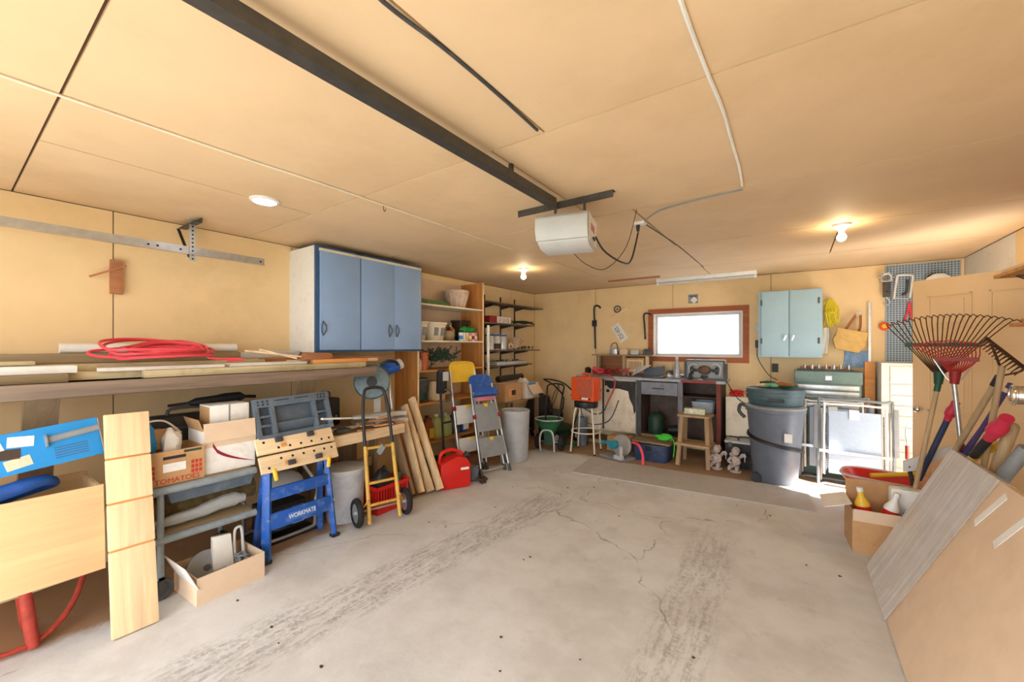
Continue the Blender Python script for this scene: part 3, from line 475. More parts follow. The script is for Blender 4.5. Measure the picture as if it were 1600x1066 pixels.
# engine behind the workbench
en = thing('small_engine', 'small black engine with grey fuel tank in a silver tube frame behind folding workbench', 'engine', (-3.36, 1.58, 0), LW)
MB().bx(-.16, .16, -.1, .12, .06, .26).build('engine_block', black, en, bev=.01); MB().ell((.0, -.03, .40), (.16, .11, .10), 20).build('fuel_tank', lgrey, en); MB().cyl((0, 0, .52), (0, 0, .55), .03).build('fuel_cap', red, en)
MB().tube([(-.2, -.15, .28), (-.2, -.15, .06), (-.16, -.15, .03), (.16, -.15, .03), (.2, -.15, .06), (.2, -.15, .22), (.24, -.1, .35), (.1, -.02, .62)], .014, 10, 4).build('tube_frame', steel, en); MB().tube([(-.2, .15, .28), (-.2, .15, .06), (-.16, .15, .03), (.16, .15, .03), (.2, .15, .06), (.2, .15, .28)], .014, 10, 4).build('tube_frame', steel, en)
MB().cyl((-.06, -.1, .15), (-.06, -.125, .15), .075, n=24).ring((-.06, -.125, .15), .06, .006, 'y').build('starter_cover', dgrey, en); 
for q in range(5): MB().bx(.04, .13, -.118, -.1, .09 + q * .03, .103 + q * .03).build('cooling_fin', steel, en)
MB().bx(-.22, .22, -.16, .16, .0, .018).build('base_plate', black, en)
# saw bench
sbn = thing('saw_bench', 'rough timber bench carrying the mitre saw next to tall shelf unit', 'workbench', (XL, 1.78, 0), LW)
MB().bx(.09, .82, -.80, -.02, .725, .745).build('bench_top', aged, sbn); MB().bx(.09, .82, -.82, -.78, .66, .75).build('front_rail', pine, sbn, bev=.003)
for x in (.16, .74):
    MB().beam((x, -.45, .72), (x - .02, -.45, 0), .09, .04).build('leg', aged_z, sbn); MB().bx(x - .045, x + .045, -.1, -.06, 0, .725).build('leg', aged_z, sbn)
MB().beam((.14, -.44, .3), (.72, -.44, .36), .09, .035, PI / 2).build('stretcher', aged, sbn)
ms = thing('mitre_saw', 'mitre saw with clear round guard and blue motor on timber bench', 'saw', (-3.34, 2.515, .746), LW + R(-20))
MB().lathe([(.14, 0), (.14, .03), (.12, .05)], n=28).build('turntable', steel, ms); MB().bx(-.26, .26, -.03, .03, .05, .09).build('fence', lgrey, ms); MB().bx(-.25, .25, -.1, .1, .0, .03).build('base', lgrey, ms)
MB().beam((0, .1, .04), (.02, .16, .42), .07, .06).build('arm', lgrey, ms, bev=.01)
gd = MB().lathe([(.155, -.02), (.17, 0), (.155, .02)], n=36, M=Matrix.Translation((-.08, .0, .40)) @ Vector((-.31, -.91, .15)).to_track_quat('Z', 'Y').to_matrix().to_4x4()).build('blade_guard', mat('smoky_guard', srgb(96, 116, 122), .2, var=.3, scale=20), ms)
MB().add(*(lambda m_: (m_.v, m_.f))(MB().lathe([(.05, -.03), (.05, .03)], n=20)), Matrix.Translation((-.08, .0, .40)) @ Vector((-.31, -.91, .15)).to_track_quat('Z', 'Y').to_matrix().to_4x4()).build('arbor', black, gd)
MB().cyl((.03, .06, .49), (.2, .09, .55), .062, n=22).build('motor', blue, ms, bev=.008); MB().cyl((.2, .09, .55), (.24, .1, .565), .055, n=22).build('motor_cap', lgrey, ms); MB().tube([(.0, 0, .56), (.06, -.03, .60), (.14, -.02, .59), (.18, .02, .56)], .016, 8, 4).build('handle', black, ms)
for q, x in enumerate((.10, .15)): MB().cyl((x, .1, .1), (x - .03, .12, .42), .017, n=12).build('slide_tube', steel, ms)
random.seed(8)
for q in range(11):
    a = random.uniform(-.9, .9); x, y = -3.2 + random.uniform(-.06, .12), 2.17 + q * .033; m_ = (redw, pine, orng, aged)[q % 4]; l = random.uniform(.12, .3)
    solo('wood_offcut', ('reddish', 'pale pine', 'orange', 'grey aged')[q % 4] + ' thin wood offcut in scrap heap before mitre saw', 'offcut', MB().box((0, 0, .008), (l, .03, .014)), m_, (x, y, .748 + (q % 5) * .0155), LW + a, 'offcuts in front of the mitre saw')
solo('white_trim_stick', 'white trim stick sticking out over the bench edge towards folding workbench', 'trim', MB().beam((0, 0, 0), (.14, -.62, .09), .028, .014), whitep, (-3.19, 2.37, .83), 0.)
solo('white_trim_strip', 'white trim strip lying flat along the saw bench', 'trim', MB().bx(-.25, .25, -.02, .02, 0, .012), whitep, (-3.32, 1.98, .748), LW + .05)
solo('dark_glove_pile', 'dark work gloves dropped at the edge of the saw bench', 'gloves', MB().blob((0, 0, .03), (.07, .04, .02), 4, .4, 3), dgrey, (-3.14, 1.98, .752), LW)
solo('blue_tape_roll', 'roll of blue tape lying at the corner of the saw bench', 'tape', MB().ring((0, 0, .014), .028, .013, 'z', 20), blue, (-3.12, 2.47, .751), 0)
bgx = thing('black_saw_case', 'black case with white script under rack end behind mitre saw', 'case', (-3.60, 2.06, .746), LW); MB().bx(-.14, .16, -.05, .06, 0, .26).build('shell', black, bgx, bev=.02); MB().tube([(-.06, -.02, .26), (-.05, -.02, .32), (.06, -.02, .32), (.07, -.02, .26)], .006, 6, 3).build('wire_handle', dsteel, bgx); MB().tube([(-.1 + i_ * .012, -.053, .08 + .018 * math.sin(i_ * 2.2) * (1 if i_ % 5 else .3)) for i_ in range(20)], .004, 5, 3).build('script', lgrey, bgx)
for q, (x, lz, m_) in enumerate(((1.94, .60, aged_z), (2.12, .62, redw), (2.3, .58, aged_z))): solo('short_plank', ('aged plank standing under the saw bench near grey bucket', 'reddish plank standing under the middle of saw bench', 'aged plank standing under saw bench end by the studs')[q], 'plank', MB().beam((0, 0, 0), (.1, .12, lz), .12, .025), m_, (-3.62, x, .008), LW, 'planks under the saw bench')
# bucket, basket, leaning two by fours, hand truck
bk = thing('grey_bucket', 'dusty pale grey plastic pail beside the folding workbench', 'bucket', (-3.21, 2.05, 0), 0)
MB().lathe([(.145, 0), (.15, .03), (.162, .40), (.17, .405), (.17, .43), (.155, .43), (.14, .03)], n=32, cap=False).lathe([(.145, 0), (.145, .004)], n=32).build('pail', mat('pail_plastic', srgb(186, 188, 196), .45, var=.08, dirt=(srgb(120, 112, 106), .5, 7)), bk); MB().lathe([(.174, .425), (.174, .445), (.02, .45)], n=32).build('lid', lgrey, bk)
rb_ = thing('red_basket', 'red slotted plastic basket of tools behind the yellow hand truck', 'basket', (-3.12, 2.40, 0), LW)
mb = MB().bx(-.17, .17, -.12, .12, 0, .012)
for s in (-1, 1): mb.beam((-.18, s * .125, .23), (.18, s * .125, .23), .016, .03).beam((s * .18, -.125, .23), (s * .18, .125, .23), .016, .03).beam((-.175, s * .122, .05), (.175, s * .122, .05), .008, .09).beam((s * .175, -.122, .05), (s * .175, .122, .05), .008, .09)
mb.build('basket', red, rb_)
for s in (-1, 1):
    for q in range(12): MB().bx(-.17 + q * .029, -.154 + q * .029, s * .122 - .004, s * .122 + .004, .09, .22).build('slat', red, rb_)
    for q in range(8): MB().bx(s * .176 - .004, s * .176 + .004, -.115 + q * .03, -.1 + q * .03, .09, .22).build('slat', red, rb_)
solo('black_bag', 'black crumpled bag bulging out of the red basket', 'bag', MB().blob((0, 0, .2), (.1, .07, .15), 6, .35, 3), black, (-3.12, 2.37, .016), LW); solo('green_handle_tool', 'green handled hand tool poking from the red basket', 'hand tool', MB().tube([(0, 0, 0), (.01, -.02, .28)], .012), green, (-3.09, 2.525, .016), LW)
for q, (x, y, dx, dy, L_, m_) in enumerate(((-3.02, 2.755, -.30, .02, .78, pine_z), (-2.97, 2.835, -.42, .02, .92, pine_z), (-3.05, 2.655, -.26, .0, .66, aged_z), (-2.93, 2.925, -.46, .03, 1.0, pine_z))):
    h = math.sqrt(L_ ** 2 - dx * dx - dy * dy); solo('leaning_stud', ('clean pine stud nearest red basket, leaning by the fuel can', 'pine stud leaning between two other studs near fuel can', 'aged grey-brown stud leaning beside the red basket', 'longest pine stud, leaning beside the red fuel can')[q], 'lumber', MB().beam((0, 0, 0), (dx, dy, h), .085, .038, 1.57), m_, (x, y, .045), 0, 'studs leaning by the fuel can', .003)
ht = thing('hand_truck', 'yellow hand truck with black loop handle and two rubber wheels', 'hand truck', (-2.84, 2.18, 0), LW - R(16))
for s in (-1, 1):
    MB().tube([(s * .13, -.02, .03), (s * .13, .0, .12), (s * .12, .12, .64)], .017, 10, 3).build('frame_rail', tyel, ht); wq = MB().ring((s * .21, .05, .12), .094, .025, 'x', 28, 10).build('tyre', rubber, ht); MB().cyl((s * .21 - .016, .05, .12), (s * .21 + .016, .05, .12), .078, n=26).cyl((s * .21 - .034, .05, .12), (s * .21 + .034, .05, .12), .02).build('rim', steel, wq); MB().beam((s * .13, 0, .22), (s * .19, .05, .12), .02, .012).build('axle_brace', tyel, ht)
MB().tube([(-.12, .12, .62), (-.115, .19, .9), (-.09, .235, 1.08), (-.05, .25, 1.12), (.05, .25, 1.12), (.09, .235, 1.08), (.115, .19, .9), (.12, .12, .62)], .014, 10, 4).build('loop_handle', black, ht)
for z, y in ((.62, .115), (.34, .05), (.17, .01)): MB().cyl((-.125, y, z), (.125, y, z), .012, n=10).build('cross_bar', tyel, ht)
MB().cyl((-.21, .05, .12), (.21, .05, .12), .009).build('axle', steel, ht); MB().box((.01, .10, .60), (.03, .05, .08), (.3, .5, 0)).build('latch', grey, ht)
fc = thing('fuel_can', 'red plastic fuel can with moulded handle standing on floor', 'fuel can', (-2.98, 3.17, 0), LW - R(28))
MB().prism([(-.16, 0), (.15, 0), (.165, .03), (.165, .24), (.12, .31), (.02, .335), (-.06, .31), (-.165, .26), (-.17, .03)], 'y', -.10, .10).build('body', red, fc, bev=.02); MB().tube([(-.15, 0, .26), (-.13, 0, .36), (-.02, 0, .39), (.08, 0, .35), (.1, 0, .31)], .02, 10, 4).build('handle', red, fc); MB().cyl((.13, 0, .29), (.17, 0, .335), .035).build('cap', black, fc); MB().bx(.05, .14, -.101, -.0995, .19, .215).build('label', whitep, fc)
# ------------------------------------------------------------------ tall wooden shelf unit
su = thing('wooden_shelf_unit', 'tall open wooden shelf unit between blue wall cabinet and bracket shelves', 'shelf unit', (XL, 3.14, 0), LW)
MB().bx(0, .02, -.40, 0, 0, 1.43).build('side_panel', shelfz, su); MB().bx(1.17, 1.19, -.40, 0, 0, 2.36).build('side_panel', shelfz, su); MB().bx(-.002, .022, -.402, -.398, 0, 1.43).build('edge_band', pine_z, su); MB().bx(1.168, 1.192, -.402, -.398, 0, 2.36).build('edge_band', pine_z, su)
SZ = [.36, .83, 1.21, 1.56, 1.99]
for z in SZ: MB().bx(.02, 1.17, -.40, 0, z - .02, z).build('shelf', (shelfw if z < 1.3 else offw), su)
MB().bx(.02, 1.17, -.006, 0, 1.22, 2.36).build('back_panel', cardl, su)
def on(x, y, z): return (XL - y, 3.14 + x, z + .001)            # shelf unit frame: x along the wall, y out (negative)
ft = thing('whitewashed_flower_pot', 'large whitewashed ribbed flower pot on the top shelf', 'flower pot', on(.86, -.2, SZ[4]))
MB().lathe([(.095, 0), (.11, .02), (.135, .10), (.155, .19), (.165, .195), (.168, .235), (.155, .24), (.145, .2), (.09, .02)], n=32, cap=False).lathe([(.095, 0), (.09, .02)], n=32).build('pot', pot_w, ft)
for q in range(14): a = q * 2 * PI / 14; MB().tube([(.112 * math.cos(a), .112 * math.sin(a), .02), (.158 * math.cos(a), .158 * math.sin(a), .19)], .008, 6).build('rib', pot_w, ft)
solo('green_tube_box', 'long flat green patterned box on the top shelf', 'box', MB().bx(-.28, .28, -.06, .06, 0, .075), mat('green_print', srgb(92, 118, 70), .6, var=.4, scale=24), on(.4, -.17, SZ[4]), LW, bev=.003)
def basket(loc, lb):
    b_ = thing('white_basket', lb, 'basket', loc, LW, 'white baskets on shelf unit'); MB().lathe([(.105, 0), (.135, .20), (.145, .205), (.145, .225), (.13, .225), (.1, .01)], n=28, cap=False, sq=5).lathe([(.1, 0), (.1, .008)], n=28, sq=5).build('tub', offw, b_)
    for x in (-.075, .035): MB().box((x + .02, -.122, .11), (.065, .006, .10), (R(8), 0, 0)).build('lattice_panel', grey, b_)
basket(on(.12, -.2, SZ[3]), 'off-white lattice basket on shelf, half hidden by blue cabinet'); basket(on(.425, -.2, SZ[3]), 'off-white lattice basket on shelf beside the bowl planter')
bw = thing('orb_planter', 'round stone-coloured bowl planter filled with dried blossoms', 'planter', on(.69, -.2, SZ[3])); MB().lathe([(.05, 0), (.085, .03), (.1, .075), (.085, .125), (.075, .13)], n=24).build('bowl', mat('stone_bowl', srgb(160, 140, 110), .7), bw)
random.seed(5)
for q in range(9): MB().blob((random.uniform(-.055, .055), random.uniform(-.055, .055), .14 + random.uniform(0, .025)), (.025, .025, .02), q, .4, n=8).build('dried_blossom', terra if q % 2 else dbrn, bw)
solo('black_planter_box', 'tall dark square planter at the back of shelf', 'planter', MB().lathe([(.075, 0), (.1, .26), (.105, .265), (.105, .28), (.09, .28), (.065, .02), (.02, .02)], n=24, sq=6), dbrn, on(1.02, -.12, SZ[3]), LW)
solo('lantern', 'small white lantern standing behind the bowl planter', 'lantern', MB().bx(-.04, .04, -.04, .04, 0, .16).lathe([(.045, .16), (.01, .21)], n=4).ring((0, 0, .22), .02, .004), offw, on(.83, -.12, SZ[3]), LW)
solo('green_gloves', 'bright green garden gloves draped over the small cans', 'gloves', MB().blob((0, 0, .03), (.14, .05, .035), 9, .5, 2.5), mat('green_cloth', srgb(40, 150, 60), .8), on(.94, -.33, SZ[3] + .125), LW)
for q in range(6): cn = thing('small_can', ('white can with blue label under green garden gloves', 'plain white paper-labelled can beneath green gloves', 'tan can with yellow label beneath green gloves', 'pink can between yellow-labelled and red-labelled cans', 'cream can with dark red label under green gloves', 'pink can at the end of the row by black planter')[q], 'can', on(.80 + q * .059, -.33, SZ[3]), 0, 'cans under the green gloves'); MB().cyl((0, 0, 0), (0, 0, .105), .028, n=18).build('can', (whitep, paper, cardl, pink, offw, pink)[q], cn); MB().cyl((0, 0, .02), (0, 0, .07), .0285, n=18).build('label', (bblue, paper, yellow, offw, dred, offw)[q], cn); MB().cyl((0, 0, .105), (0, 0, .11), .026, n=18).build('lid', steel, cn)
ga = thing('artificial_garland', 'heap of dark green artificial fir garland on the third shelf', 'garland', on(.38, -.25, SZ[2])); random.seed(12)
for q in range(80):
    a = Vector((random.uniform(-.04, .11), random.uniform(-.06, .33), random.uniform(.09, .19))); mb = MB(); dv = Vector((random.uniform(-.5, .5), random.uniform(-1, 1), random.uniform(-.3, .6))).normalized() * random.uniform(.08, .15)
    mb.tube([a, a + dv], .005, 5)
    for k_ in range(9):
        c0 = a + dv * (k_ / 9); e = Vector((random.uniform(-1, 1), random.uniform(-1, 1), random.uniform(-.6, 1))).normalized() * .035; mb.tube([c0, c0 + e], [.004, .0015], 4)
    mb.build('sprig', gleaf, ga)
for q in range(3): solo('terracotta_pot', ('bottom', 'middle', 'topmost')[q] + ' terracotta pot of the nested stack on third shelf', 'flower pot', MB().lathe([(.034, 0), (.045, .09), (.051, .092), (.051, .115), (.044, .115), (.03, .01)], n=20), terra, on(.155, -.34, SZ[2] + q * .045), 0, 'nested terracotta pots')
solo('patterned_jar', 'small patterned jar next to nested terracotta pots', 'jar', MB().lathe([(.035, 0), (.04, .02), (.04, .1), (.03, .12), (.03, .13)], n=20), mat('speckled_print', srgb(206, 180, 170), .5, var=.5, scale=60), on(.065, -.34, SZ[2]))
kp = thing('black_stock_pot', 'black camp stove pot on its stand on lower shelf', 'pot', on(.17, -.24, SZ[1])); MB().cyl((0, 0, .12), (0, 0, .27), .105, n=28).build('pot', dgrey, kp, bev=.006); MB().ring((0, 0, .27), .107, .006, 'z').build('rim', grey, kp); MB().lathe([(.1, .02), (.09, .12)], n=24).build('burner_stand', dgreen, kp)
for q in range(4): a = q * PI / 2 + .6; MB().tube([(.06 * math.cos(a), .06 * math.sin(a), .08), (.115 * math.cos(a), .115 * math.sin(a), .007)], .006, 6).build('leg', black, kp)
solo('wooden_crate_box', 'plain pale wooden box standing beside the black pot', 'box', MB().bx(-.085, .085, -.1, .1, 0, .23), pine_z, on(.42, -.24, SZ[1]), LW, bev=.003)
for q, (x, lb, m1, m2) in enumerate(((.105, 'amber antifreeze jug with yellow label on bottom shelf', jugm, yellow), (.262, 'amber jug with black and yellow label beside antifreeze jug', jugm, yellow), (.42, 'clear jug of green liquid without label on bottom shelf', juggr, None), (.578, 'half-empty pale green jug between clear jug and blue jug', juggr, None), (.735, 'grey oil jug on the bottom shelf behind ladders', dgrey, None), (.893, 'blue and white windshield washer jug on the bottom shelf', blue, whitep))):
    jg = thing('liquid_jug', lb, 'jug', on(x, -.27, SZ[0]), LW, 'jugs on the bottom shelf')
    MB().lathe([(.062, 0), (.07, .02), (.07, .17), (.055, .22), (.022, .25), (.022, .265)], n=24, sq=4).build('bottle', m1, jg); MB().cyl((0, 0, .265), (0, 0, .29), .026).build('cap', (whitep, black, whitep, lgrey, black, whitep)[q], jg); MB().tube([(.02, 0, .25), (.06, 0, .25), (.072, 0, .2), (.066, 0, .15)], .011, 8, 4).build('handle', m1, jg)
    if m2: MB().bx(-.052, .052, -.0725, -.068, .03, .145).build('label', m2, jg)
    if q == 1: MB().bx(-.05, -.03, -.0735, -.0725, .03, .145).build('black_band', ink_k, jg)
# standing black trimmer and tools in front of the shelf
tm = thing('string_trimmer', 'black string trimmer standing upright in front of shelf unit', 'trimmer', (-3.27, 3.33, 0), LW)
MB().tube([(0, -.02, .06), (-.01, .03, .7), (-.02, .04, 1.0)], .013, 8, 3).build('shaft', black, tm); MB().box((-.02, .02, 1.08), (.09, .09, .24)).cyl((-.02, .04, .95), (-.02, .02, 1.22), .05).build('motor_head', black, tm, bev=.015); MB().bx(-.05, .03, -.04, -.028, 1.1, 1.2).build('sticker', lgrey, tm); MB().tube([(-.02, -.03, .86), (.0, -.1, .9), (.0, -.1, .98), (-.02, -.03, 1.0)], .011, 8, 4).build('handle', dgrey, tm); MB().lathe([(.07, 0), (.06, .05), (.03, .07)], n=20).build('cutting_head', dgrey, tm); MB().bx(-.08, .06, -.06, -.05, .62, .64).build('guard_bar', black, tm)
# ladders
def ladder(name, label, loc, rz, lean, H, wtop, wbot, treads, mtread, mtop, mtray=None):
    t = thing(name, label, 'step ladder', loc, rz, rx=lean)
    for s in (-1, 1):
        MB().tube([(s * wbot, 0, .03), (s * wtop, 0, H)], .013, 10).build('front_rail', steel, t); MB().tube([(s * (wbot - .025), .06, .03), (s * (wtop - .02), .045, H * .86)], .011, 10).build('rear_rail', steel, t)
        for y in (0, .06): MB().lathe([(.022, 0), (.018, .06), (.014, .09)], n=12).build('rubber_foot', dgrey, t).location = (s * (wbot - (.025 if y else 0)), y, 0)
        MB().box((s * (wtop * .6 + wbot * .4), -.012, H * .63), (.04, .035, .05)).build('hinge_cover', dred, t, bev=.008)
    for z0, z1 in treads:
        wz = lambda z: wbot + (wtop - wbot) * z / H
        MB().prism([(-wz(z0) + .012, z0), (wz(z0) - .012, z0), (wz(z1) - .012, z1), (-wz(z1) + .012, z1)], 'y', -.022, -.004).build('tread', mtread, t, bev=.006)
        MB().box((0, -.028, z1 - .02), (.05, .012, .04)).build('tread_clip', yellow, t, bev=.003)
    MB().tube([(-wbot + .02, .06, .1), (-wbot + .03, .06, .06), (wbot - .03, .06, .06), (wbot - .02, .06, .1)], .01, 8, 3).build('floor_bar', steel, t)
    MB().tube([(-wtop, 0, H), (-wtop * .9, 0, H + .07), (-wtop * .5, 0, H + .1), (wtop * .5, 0, H + .1), (wtop * .9, 0, H + .07), (wtop, 0, H)], .016, 10, 4).build('top_loop', mtop, t)
    MB().prism([(-wtop, H - .14), (wtop, H - .14), (wtop, H + .05), (wtop * .5, H + .09), (-wtop * .5, H + .09), (-wtop, H + .05)], 'y', -.006, .006).build('top_panel', mtop, t)
    if mtray: MB().prism([(-.02, H - .17), (-.09, H - .15), (-.10, H - .07), (-.092, H - .07), (-.08, H - .14), (-.02, H - .16)], 'x', -wtop * 1.05, wtop * 1.05).build('tool_tray', mtray, t); MB().bx(-wtop * .8, wtop * .8, -.05, -.01, H - .22, H - .17).build('tray_lip', pink, t, bev=.004)
    return t
ladder('step_ladder', 'grey folded step ladder with blue tool tray leaning on shelf unit', (-2.85, 3.76, 0), LW - R(18), R(-18), 1.08, .155, .2, ((.20, .43), (.50, .83), (.86, .98)), grey, blue, blue)
ladder('step_ladder', 'folded step ladder with yellow top panel leaning on shelf behind the blue-trayed ladder', (-3.08, 3.64, 0), LW - R(14), R(-12), 1.22, .18, .19, ((.25, .42), (.58, .8)), lgrey, yellow)
for q, (x, lb, m_) in enumerate(((3.32, 'green plastic pail lying behind the fuel can on floor', green), (3.78, 'dark red tub standing under the bottom shelf', dred))): solo('floor_tub', lb, 'tub', MB().lathe([(.09, 0), (.12, .17), (.128, .175), (.128, .19), (.115, .19), (.085, .01)], n=24), m_, (-3.42, x, .001), 0)
solo('hand_vacuum', 'slate grey round canister between ladder feet and fuel can', 'canister', MB().lathe([(.05, 0), (.07, .02), (.075, .1), (.05, .15), (.02, .17)], n=20), slate, (-2.94, 3.44, .001), 0); solo('chain_heap', 'small heap of rusty chain beside the fuel can', 'chain', MB().tube([(.05 * math.cos(i_ * 1.9), .05 * math.sin(i_ * 1.3), .012 + .004 * (i_ % 12)) for i_ in range(24)], .009, 6, 3), dbrn, (-2.79, 3.42, .0), 0)
# ------------------------------------------------------------------ bracket shelves
ws = thing('bracket_shelves', 'dark bracket wall shelves on three uprights near the back corner', 'wall shelves', (XL, 0, 0), LW)
for y in (4.83, 5.25, 5.65): MB().bx(y - .012, y + .012, -.014, 0, 1.0, 2.28).build('upright', dsteel, ws)
WS = [(2.15, 4.42, 6.15, .28), (1.84, 4.42, 5.85, .28), (1.43, 4.5, 6.0, .3), (1.20, 4.5, 5.75, .3)]
for z, y0, y1, dp in WS:
    MB().bx(y0, y1, -dp, -.016, z - .018, z).build('shelf', mat('dark_shelf_laminate', srgb(112, 94, 78), .6, var=.15, scale=12), ws)
    for y in (4.83, 5.25, 5.65):
        if y < y1: MB().prism([(-.014, z - .02), (-dp + .02, z - .02), (-dp + .02, z - .03), (-.014, z - .075)], 'x', y - .005, y + .005).build('bracket', dsteel, ws)
def ow(y, d, z): return (XL + d, y, z + .001)
pb = thing('printed_parts_box', 'long red and white printed parts box on second bracket shelf', 'box', ow(4.98, .17, 1.84), LW); MB().bx(-.3, .24, -.06, .06, 0, .1).build('carton', paper, pb, bev=.002); MB().bx(-.301, -.12, -.0605, .06, 0, .1).build('red_end', dred, pb)
for q in range(3): MB().ring((-.05 + q * .1, -.0615, .05), .026, .004, 'y', 16, 5).build('printed_ring', ink_r, pb)
solo('bundled_rods', 'bundle of dark bent rods on second bracket shelf end', 'rods', MB().tube([(-.3, 0, .02), (0, .02, .05), (.3, 0, .03)], .012, 6, 4).tube([(-.25, -.03, .05), (0, -.02, .02), (.32, .02, .07)], .01, 6, 4).tube([(-.3, .03, .04), (0, -.04, .06), (.27, -.05, .02)], .011, 6, 4), dgreen, ow(5.68, .17, 1.842), LW)
for q in range(3): tj = thing('clear_jar', ('steel-filled blue-lidded jar beside white downpipe', 'dark-filled blue-lidded jar between two steel-filled jars', 'steel-filled blue-lidded jar beside tan tape roll')[q], 'jar', ow(4.72 + q * .16, .2, 1.43), 0, 'blue-lidded jars'); MB().lathe([(.06, 0), (.065, .01), (.065, .2), (.06, .21)], n=22).build('glass', lgrey, tj); MB().cyl((0, 0, .21), (0, 0, .235), .066, n=22).build('lid', blue, tj); MB().lathe([(.0655, .02), (.0655, .1)], n=22).build('contents', dbrn if q % 2 else steel, tj)
solo('magazine_stack', 'slanted stack of papers and brochures on third bracket shelf', 'papers', MB().box((0, 0, .1), (.02, .16, .22), (0, R(35), 0)).box((.05, 0, .09), (.02, .16, .2), (0, R(48), 0)).box((.1, 0, .08), (.015, .15, .19), (0, R(55), 0)), cardl, ow(5.38, .18, 1.44), LW)
solo('tape_roll', 'roll of tan tape standing on third bracket shelf', 'tape', MB().ring((0, 0, .055), .04, .014, 'y', 20), cardl, ow(5.2, .24, 1.432), LW); random.seed(9)
for q in range(6): solo('small_part', ('brown', 'charcoal', 'grey')[q % 3] + (' lump of hardware beside slanted papers on bracket shelf' if q < 3 else ' lump of hardware at the bare end of third bracket shelf'), 'hardware', MB().blob((0, 0, .036), (.026, .022, .026), q + 2, .4, 3, 8), (dbrn, dgrey, grey)[q % 3], ow(5.55 + q * .07, .15 + .03 * (q % 3), 1.43), q, 'hardware on the third bracket shelf')
solo('flat_tool_roll', 'grey tool tray heaped with tools on lowest bracket shelf', 'tray', MB().bx(-.4, .4, -.12, .12, 0, .05), lgrey, ow(5.2, .16, 1.20), LW, bev=.006)
for q in range(5): solo('hand_tool', ('silver', 'black', 'dark steel', 'white', 'black rubber')[q] + ' hand tool lying on the grey bracket-shelf tray', 'hand tool', MB().tube([(-.1, 0, .01), (.1, .02, .015)], .009, 6), (steel, black, dsteel, whitep, black)[q], ow(4.92 + q * .14, .13 + .02 * (q % 3), 1.252), LW + .4 * (q % 3 - 1), 'tools on the lowest bracket shelf')
solo('white_downpipe', 'white plastic pipe standing against the shelf unit side', 'pipe', MB().cyl((0, 0, 0), (.0, 0, 1.78), .02, n=14), whitep, (-3.46, 4.38, 0), 0)
# cartons piled under the bracket shelves
dk = thing('carton_trestle', 'low timber trestle under the carton pile near bracket shelves', 'trestle', (-3.5, 4.95, 0), LW); MB().bx(-.42, .42, -.28, .28, .70, .72).build('top', aged, dk)
for x in (-.38, .38):
    for y in (-.24, .24): MB().bx(x - .025, x + .025, y - .025, y + .025, 0, .70).build('leg', aged_z, dk)
c1 = thing('brown_carton', 'brown carton with printed panel on trestle below bracket shelves', 'carton', (-3.42, 4.68, .721), LW); obox(.42, .36, .24).build('carton', card, c1); MB().bx(-.12, .02, -.182, -.1805, .06, .17).build('print', orng, c1); MB().box((0, .0, .245), (.40, .34, .004)).build('lid_flap', cardl, c1); MB().bx(-.05, .05, -.1825, -.1815, .08, .15).build('print_mark', dbrn, c1)
c2 = thing('blue_white_carton', 'open carton with blue and white triangle print on trestle', 'carton', (-3.40, 5.14, .721), LW); obox(.38, .36, .22).build('carton', cardl, c2); MB().prism([(-.19, 0), (.02, 0), (-.19, .22)], 'y', -.1825, -.1805).build('white_print', paper, c2); MB().prism([(-.12, .22), (.1, .22), (.02, .03)], 'y', -.183, -.181).build('blue_print', bblue, c2); MB().box((.02, -.23, .13), (.3, .004, .17), (R(-38), 0, 0)).build('flap', cardl, c2)
solo('black_duct', 'black ribbed tube lying on top of cartons below bracket shelves', 'tube', MB().tube([(-.35, 0, .045), (.0, .0, .045), (.35, -.02, .045)], .045, 14, 4), black, (-3.5, 4.95, .972), LW + .12)
solo('white_papers', 'crumpled white papers stuffed in the triangle print carton', 'papers', MB().blob((0, 0, .17), (.1, .1, .1), 7, .4, 3), paper, (-3.4, 5.16, .728), LW)
cb_ = thing('clear_waste_bin', 'translucent plastic bin of rolled film standing before the carton trestle', 'bin', (-2.99, 4.36, 0)); MB().lathe([(.15, 0), (.165, .04), (.185, .62), (.19, .64), (.185, .66), (.172, .65), (.15, .03)], n=32, cap=False).lathe([(.15, 0), (.15, .006)], n=32).build('bin', net, cb_); MB().blob((0, 0, .32), (.14, .14, .30), 4, .3, 3).build('contents', film, cb_)
pl_ = thing('bar_clamp', 'yellow handled bar clamp leaning beside the step ladder', 'clamp', (-3.0, 4.08, 0), LW, rx=R(-12)); MB().bx(-.008, .008, -.003, .003, .02, .95).build('bar', steel, pl_); MB().tube([(0, 0, .02), (.02, 0, .0), (.05, 0, .03)], .008, 6, 3).build('foot', dsteel, pl_); MB().bx(-.06, .02, -.02, .02, .88, .93).build('jaw', yellow, pl_, bev=.005); MB().cyl((-.04, 0, .78), (-.04, 0, .89), .014).build('screw_handle', yellow, pl_)
